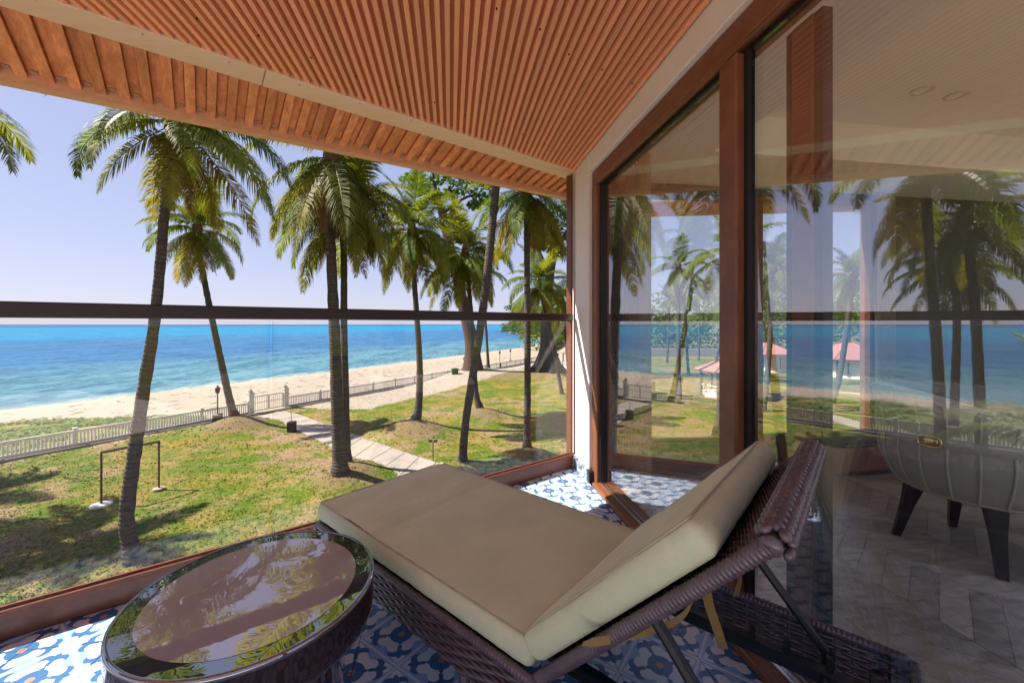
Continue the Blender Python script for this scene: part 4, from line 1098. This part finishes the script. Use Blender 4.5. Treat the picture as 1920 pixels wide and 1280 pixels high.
cushion('seat_cushion', 1.155, LW+.006, .078, Matrix.Translation((.0, -.003, LH+.004)), lg, 1, ((.42, .007, .012), (.30, .003, .01), (.36, .002, .008)))
cushion('back_cushion', .57, LW+.006, .072, BM @ Matrix.Translation((.035, -.003, .018)), lg, 2, ((.40, .002, .02),))
# ties
M_TIE = fabric('tan_tie_fabric', (.40, .25, .09), (.34, .21, .075))
LI = (Matrix.Translation(LO) @ Matrix.Rotation(LA, 4, 'Z')).inverted()
def ribbon(pts, w, wd=(0, 0, 1)):
    P = smooth_path([LI @ Vector(p) for p in pts], 5); rows = []
    for i, q in enumerate(P):
        d = Vector(wd).normalized()*w/2*(1 if i else .4); rows.append([q-d, q+d+Vector((0, .0015, 0))])
    return MB().quadgrid(rows).build('tie', M_TIE, lg, True)
ribbon([pd(1092, 1207, .80), pd(1180, 1192, .84), pd(1250, 1172, .88), pd(1284, 1150, .91), pd(1300, 1120, .94)], .018)
ribbon([pd(1322, 1095, 1.0), pd(1330, 1135, 1.0), pd(1345, 1180, 1.01), pd(1356, 1216, 1.02)], .022, (1, .3, .1))
mb = MB()
for k in range(3): mb.tube([LI @ pd(1382+k*3, 1060, 1.1), LI @ pd(1384+k*3, 1090, 1.1), LI @ pd(1374+k*4, 1117, 1.1)], .0012, 4)
mb.build('string', M_TIE, lg)

# ------------------------------------------------------------------ round side table
tb_ = tag(empty('side_table', (-.684, 1.09, FL)), 'round glossy dark brown side table with mauve glass top', 'side table')
M_LACQ, n, p = mat('brown_lacquer', (.030, .010, .009), .12, .5); p.inputs['Coat Weight'].default_value = 1; p.inputs['Coat Roughness'].default_value = .02
w = n.noise(6, 3, .6, n.obj()); n.link(n.mix(w.k, (.034, .012, .010), (.020, .007, .007)), p.inputs['Base Color'])
def gloss_top(name, col, ior):
    m, n, p = mat(name, col, .25, .3); 
    w = n.noise(9, 3, .6, n.obj()); b_ = n.bump(w, .03, .01)
    gl = n.node('ShaderNodeBsdfGlossy'); gl.inputs['Roughness'].default_value = .0; n.link(b_, gl.inputs['Normal'])
    mx = n.node('ShaderNodeMixShader'); mx.inputs[0].default_value = .42; n.link(p.outputs[0], mx.inputs[1]); n.link(gl.outputs[0], mx.inputs[2])
    n.link(mx.outputs[0], m.node_tree.nodes['Material Output'].inputs['Surface']); return m
R = .2957; HT = .48
MB().lathe([(.05, 0), (.205, 0), (.215, .012), (.218, .30), (.235, .335), (.27, .36), (.288, .372), (.2935, .385), (.2945, .40), (R, HT-.012)], 72, capb=True).build('base', M_LACQ, tb_, True)
MB().lathe([(R-.001, HT-.014), (R+.0015, HT-.008), (R, HT-.001), (R-.004, HT+.002), (R-.009, HT)], 72).build('rim', gloss_top('rim_gloss', (.03, .02, .025), 2.2), tb_, True)
MB().lathe([(R-.009, HT-.001), (.246, HT-.0015)], 72).build('glass_ring', gloss_top('dark_glass', (.012, .008, .008), 2.3), tb_, True)
dk = MB(); dk.lathe([(.246, HT-.0009), (.001, HT-.0009)], 72); dk.build('glass_disc', gloss_top('mauve_glass', (.66, .53, .51), 1.95), tb_, True)

# ------------------------------------------------------------------ armchair in the room
ac = tag(empty('armchair', (2.435, 2.135, FL), A_D), 'grey leather barrel armchair with piped ribs, gold buckle and dark splayed legs', 'armchair')
M_LEA = grainy('grey_leather', (.52, .49, .41), (.46, .43, .36), .45, 12, bump=.12, bdist=.001, jitter=0)
M_PIP = grainy('leather_piping', (.62, .58, .48), (.57, .53, .43), .45, 12, jitter=0)
M_LEG = grainy('espresso_wood', (.022, .012, .014), (.014, .008, .010), .35, 5, (6, 6, 1), jitter=0)
M_GOLD, n, p = mat('gold_metal', (.80, .62, .25), .22, .5, 1.0)
PR = [(.285, .325), (.305, .33), (.335, .385), (.36, .45), (.372, .51), (.368, .585), (.366, .64), (.374, .70), (.392, .78), (.405, .84)]
def prof(a):           # back higher than the front; opening towards local -x +y
    return [(r, z if z < .6 else .585+(z-.585)*(.55+.45*cos(a-radians(140)))) for r, z in PR]
sh = MB(); NS = 56; rows = []
for k in range(len(PR)): rows.append([Vector((prof(2*pi*j/NS)[k][0]*cos(2*pi*j/NS), prof(2*pi*j/NS)[k][0]*sin(2*pi*j/NS), prof(2*pi*j/NS)[k][1])) for j in range(NS)])
rows.append([v*1.0-Vector((v.x, v.y, 0))*.06+Vector((0, 0, .012)) for v in rows[-1]]); rows.append([Vector((v.x*.82, v.y*.82, v.z-.01)) for v in rows[-2]]); rows.append([Vector((v.x*.80, v.y*.80, .46)) for v in rows[-3]])
sh.quadgrid(rows, True).build('shell', M_LEA, ac, True)
MB().lathe([(.001, .33), (.285, .325)], 32).build('underside', M_LEA, ac)
MB().lathe([(.33, .42), (.325, .47), (.28, .50), (.001, .51)], 32).build('seat', M_LEA, ac, True)
MB().lathe([(.292, .323), (.30, .317), (.306, .327), (.300, .34)], 48).build('base_trim', M_PIP, ac, True)
for k in range(22):
    a = 2*pi*k/22+.05; pts = [((r+.003)*cos(a), (r+.003)*sin(a), z) for r, z in prof(a)]
    MB().tube(smooth_path([Vector(q) for q in pts], 3), .0055, 6).build('rib', M_PIP, ac, True)
MB().lathe([(.372, .575), (.377, .58), (.375, .625), (.371, .63)], 56).build('belt', M_LEA, ac, True)
v_ = Vector((-.36, -.17)); 
tgt = pd(1768, 836, 2.05); rel = Matrix.Rotation(-A_D, 3, 'Z') @ (tgt-Vector((2.435, 2.135, FL))); aa = atan2(rel.y, rel.x)
BK = Matrix.Rotation(aa, 4, 'Z') @ Matrix.Translation((.381, 0, .603))
ring = []; 
for k in range(28):
    a = 2*pi*k/28; cx = .045*(abs(cos(a))**.5)*(1 if cos(a) > 0 else -1); cz = .026*(abs(sin(a))**.5)*(1 if sin(a) > 0 else -1); ring.append((0, cx, cz))
mb = MB(BK); mb.tube(ring+[ring[0]], .006, 6, cap=False); mb.box((.0, .0, 0), (.006, .07, .034), ch=.002); mb.build('buckle', M_GOLD, ac, True)
for (x, y) in ((2.17, 2.29), (2.59, 2.385), (2.28, 1.885), (2.70, 1.98)):
    q = Matrix.Rotation(-A_D, 3, 'Z') @ (Vector((x, y, 0))-Vector((2.435, 2.135, 0))); top = Vector((q.x*.72, q.y*.72, .34))
    a = atan2(q.y, q.x)
    mb = MB(); rr = []
    for c, s in ((q, .017), (q.lerp(top, .5), .024), (top, .040)): rr.append([c+Matrix.Rotation(a, 3, 'Z') @ Vector((dx*s, dy*s, 0)) for dx, dy in ((-1, -1), (1, -1), (1, 1), (-1, 1))])
    mb.quadgrid(rr, True); mb.poly(rr[0][::-1]); mb.build('leg', M_LEG, ac)
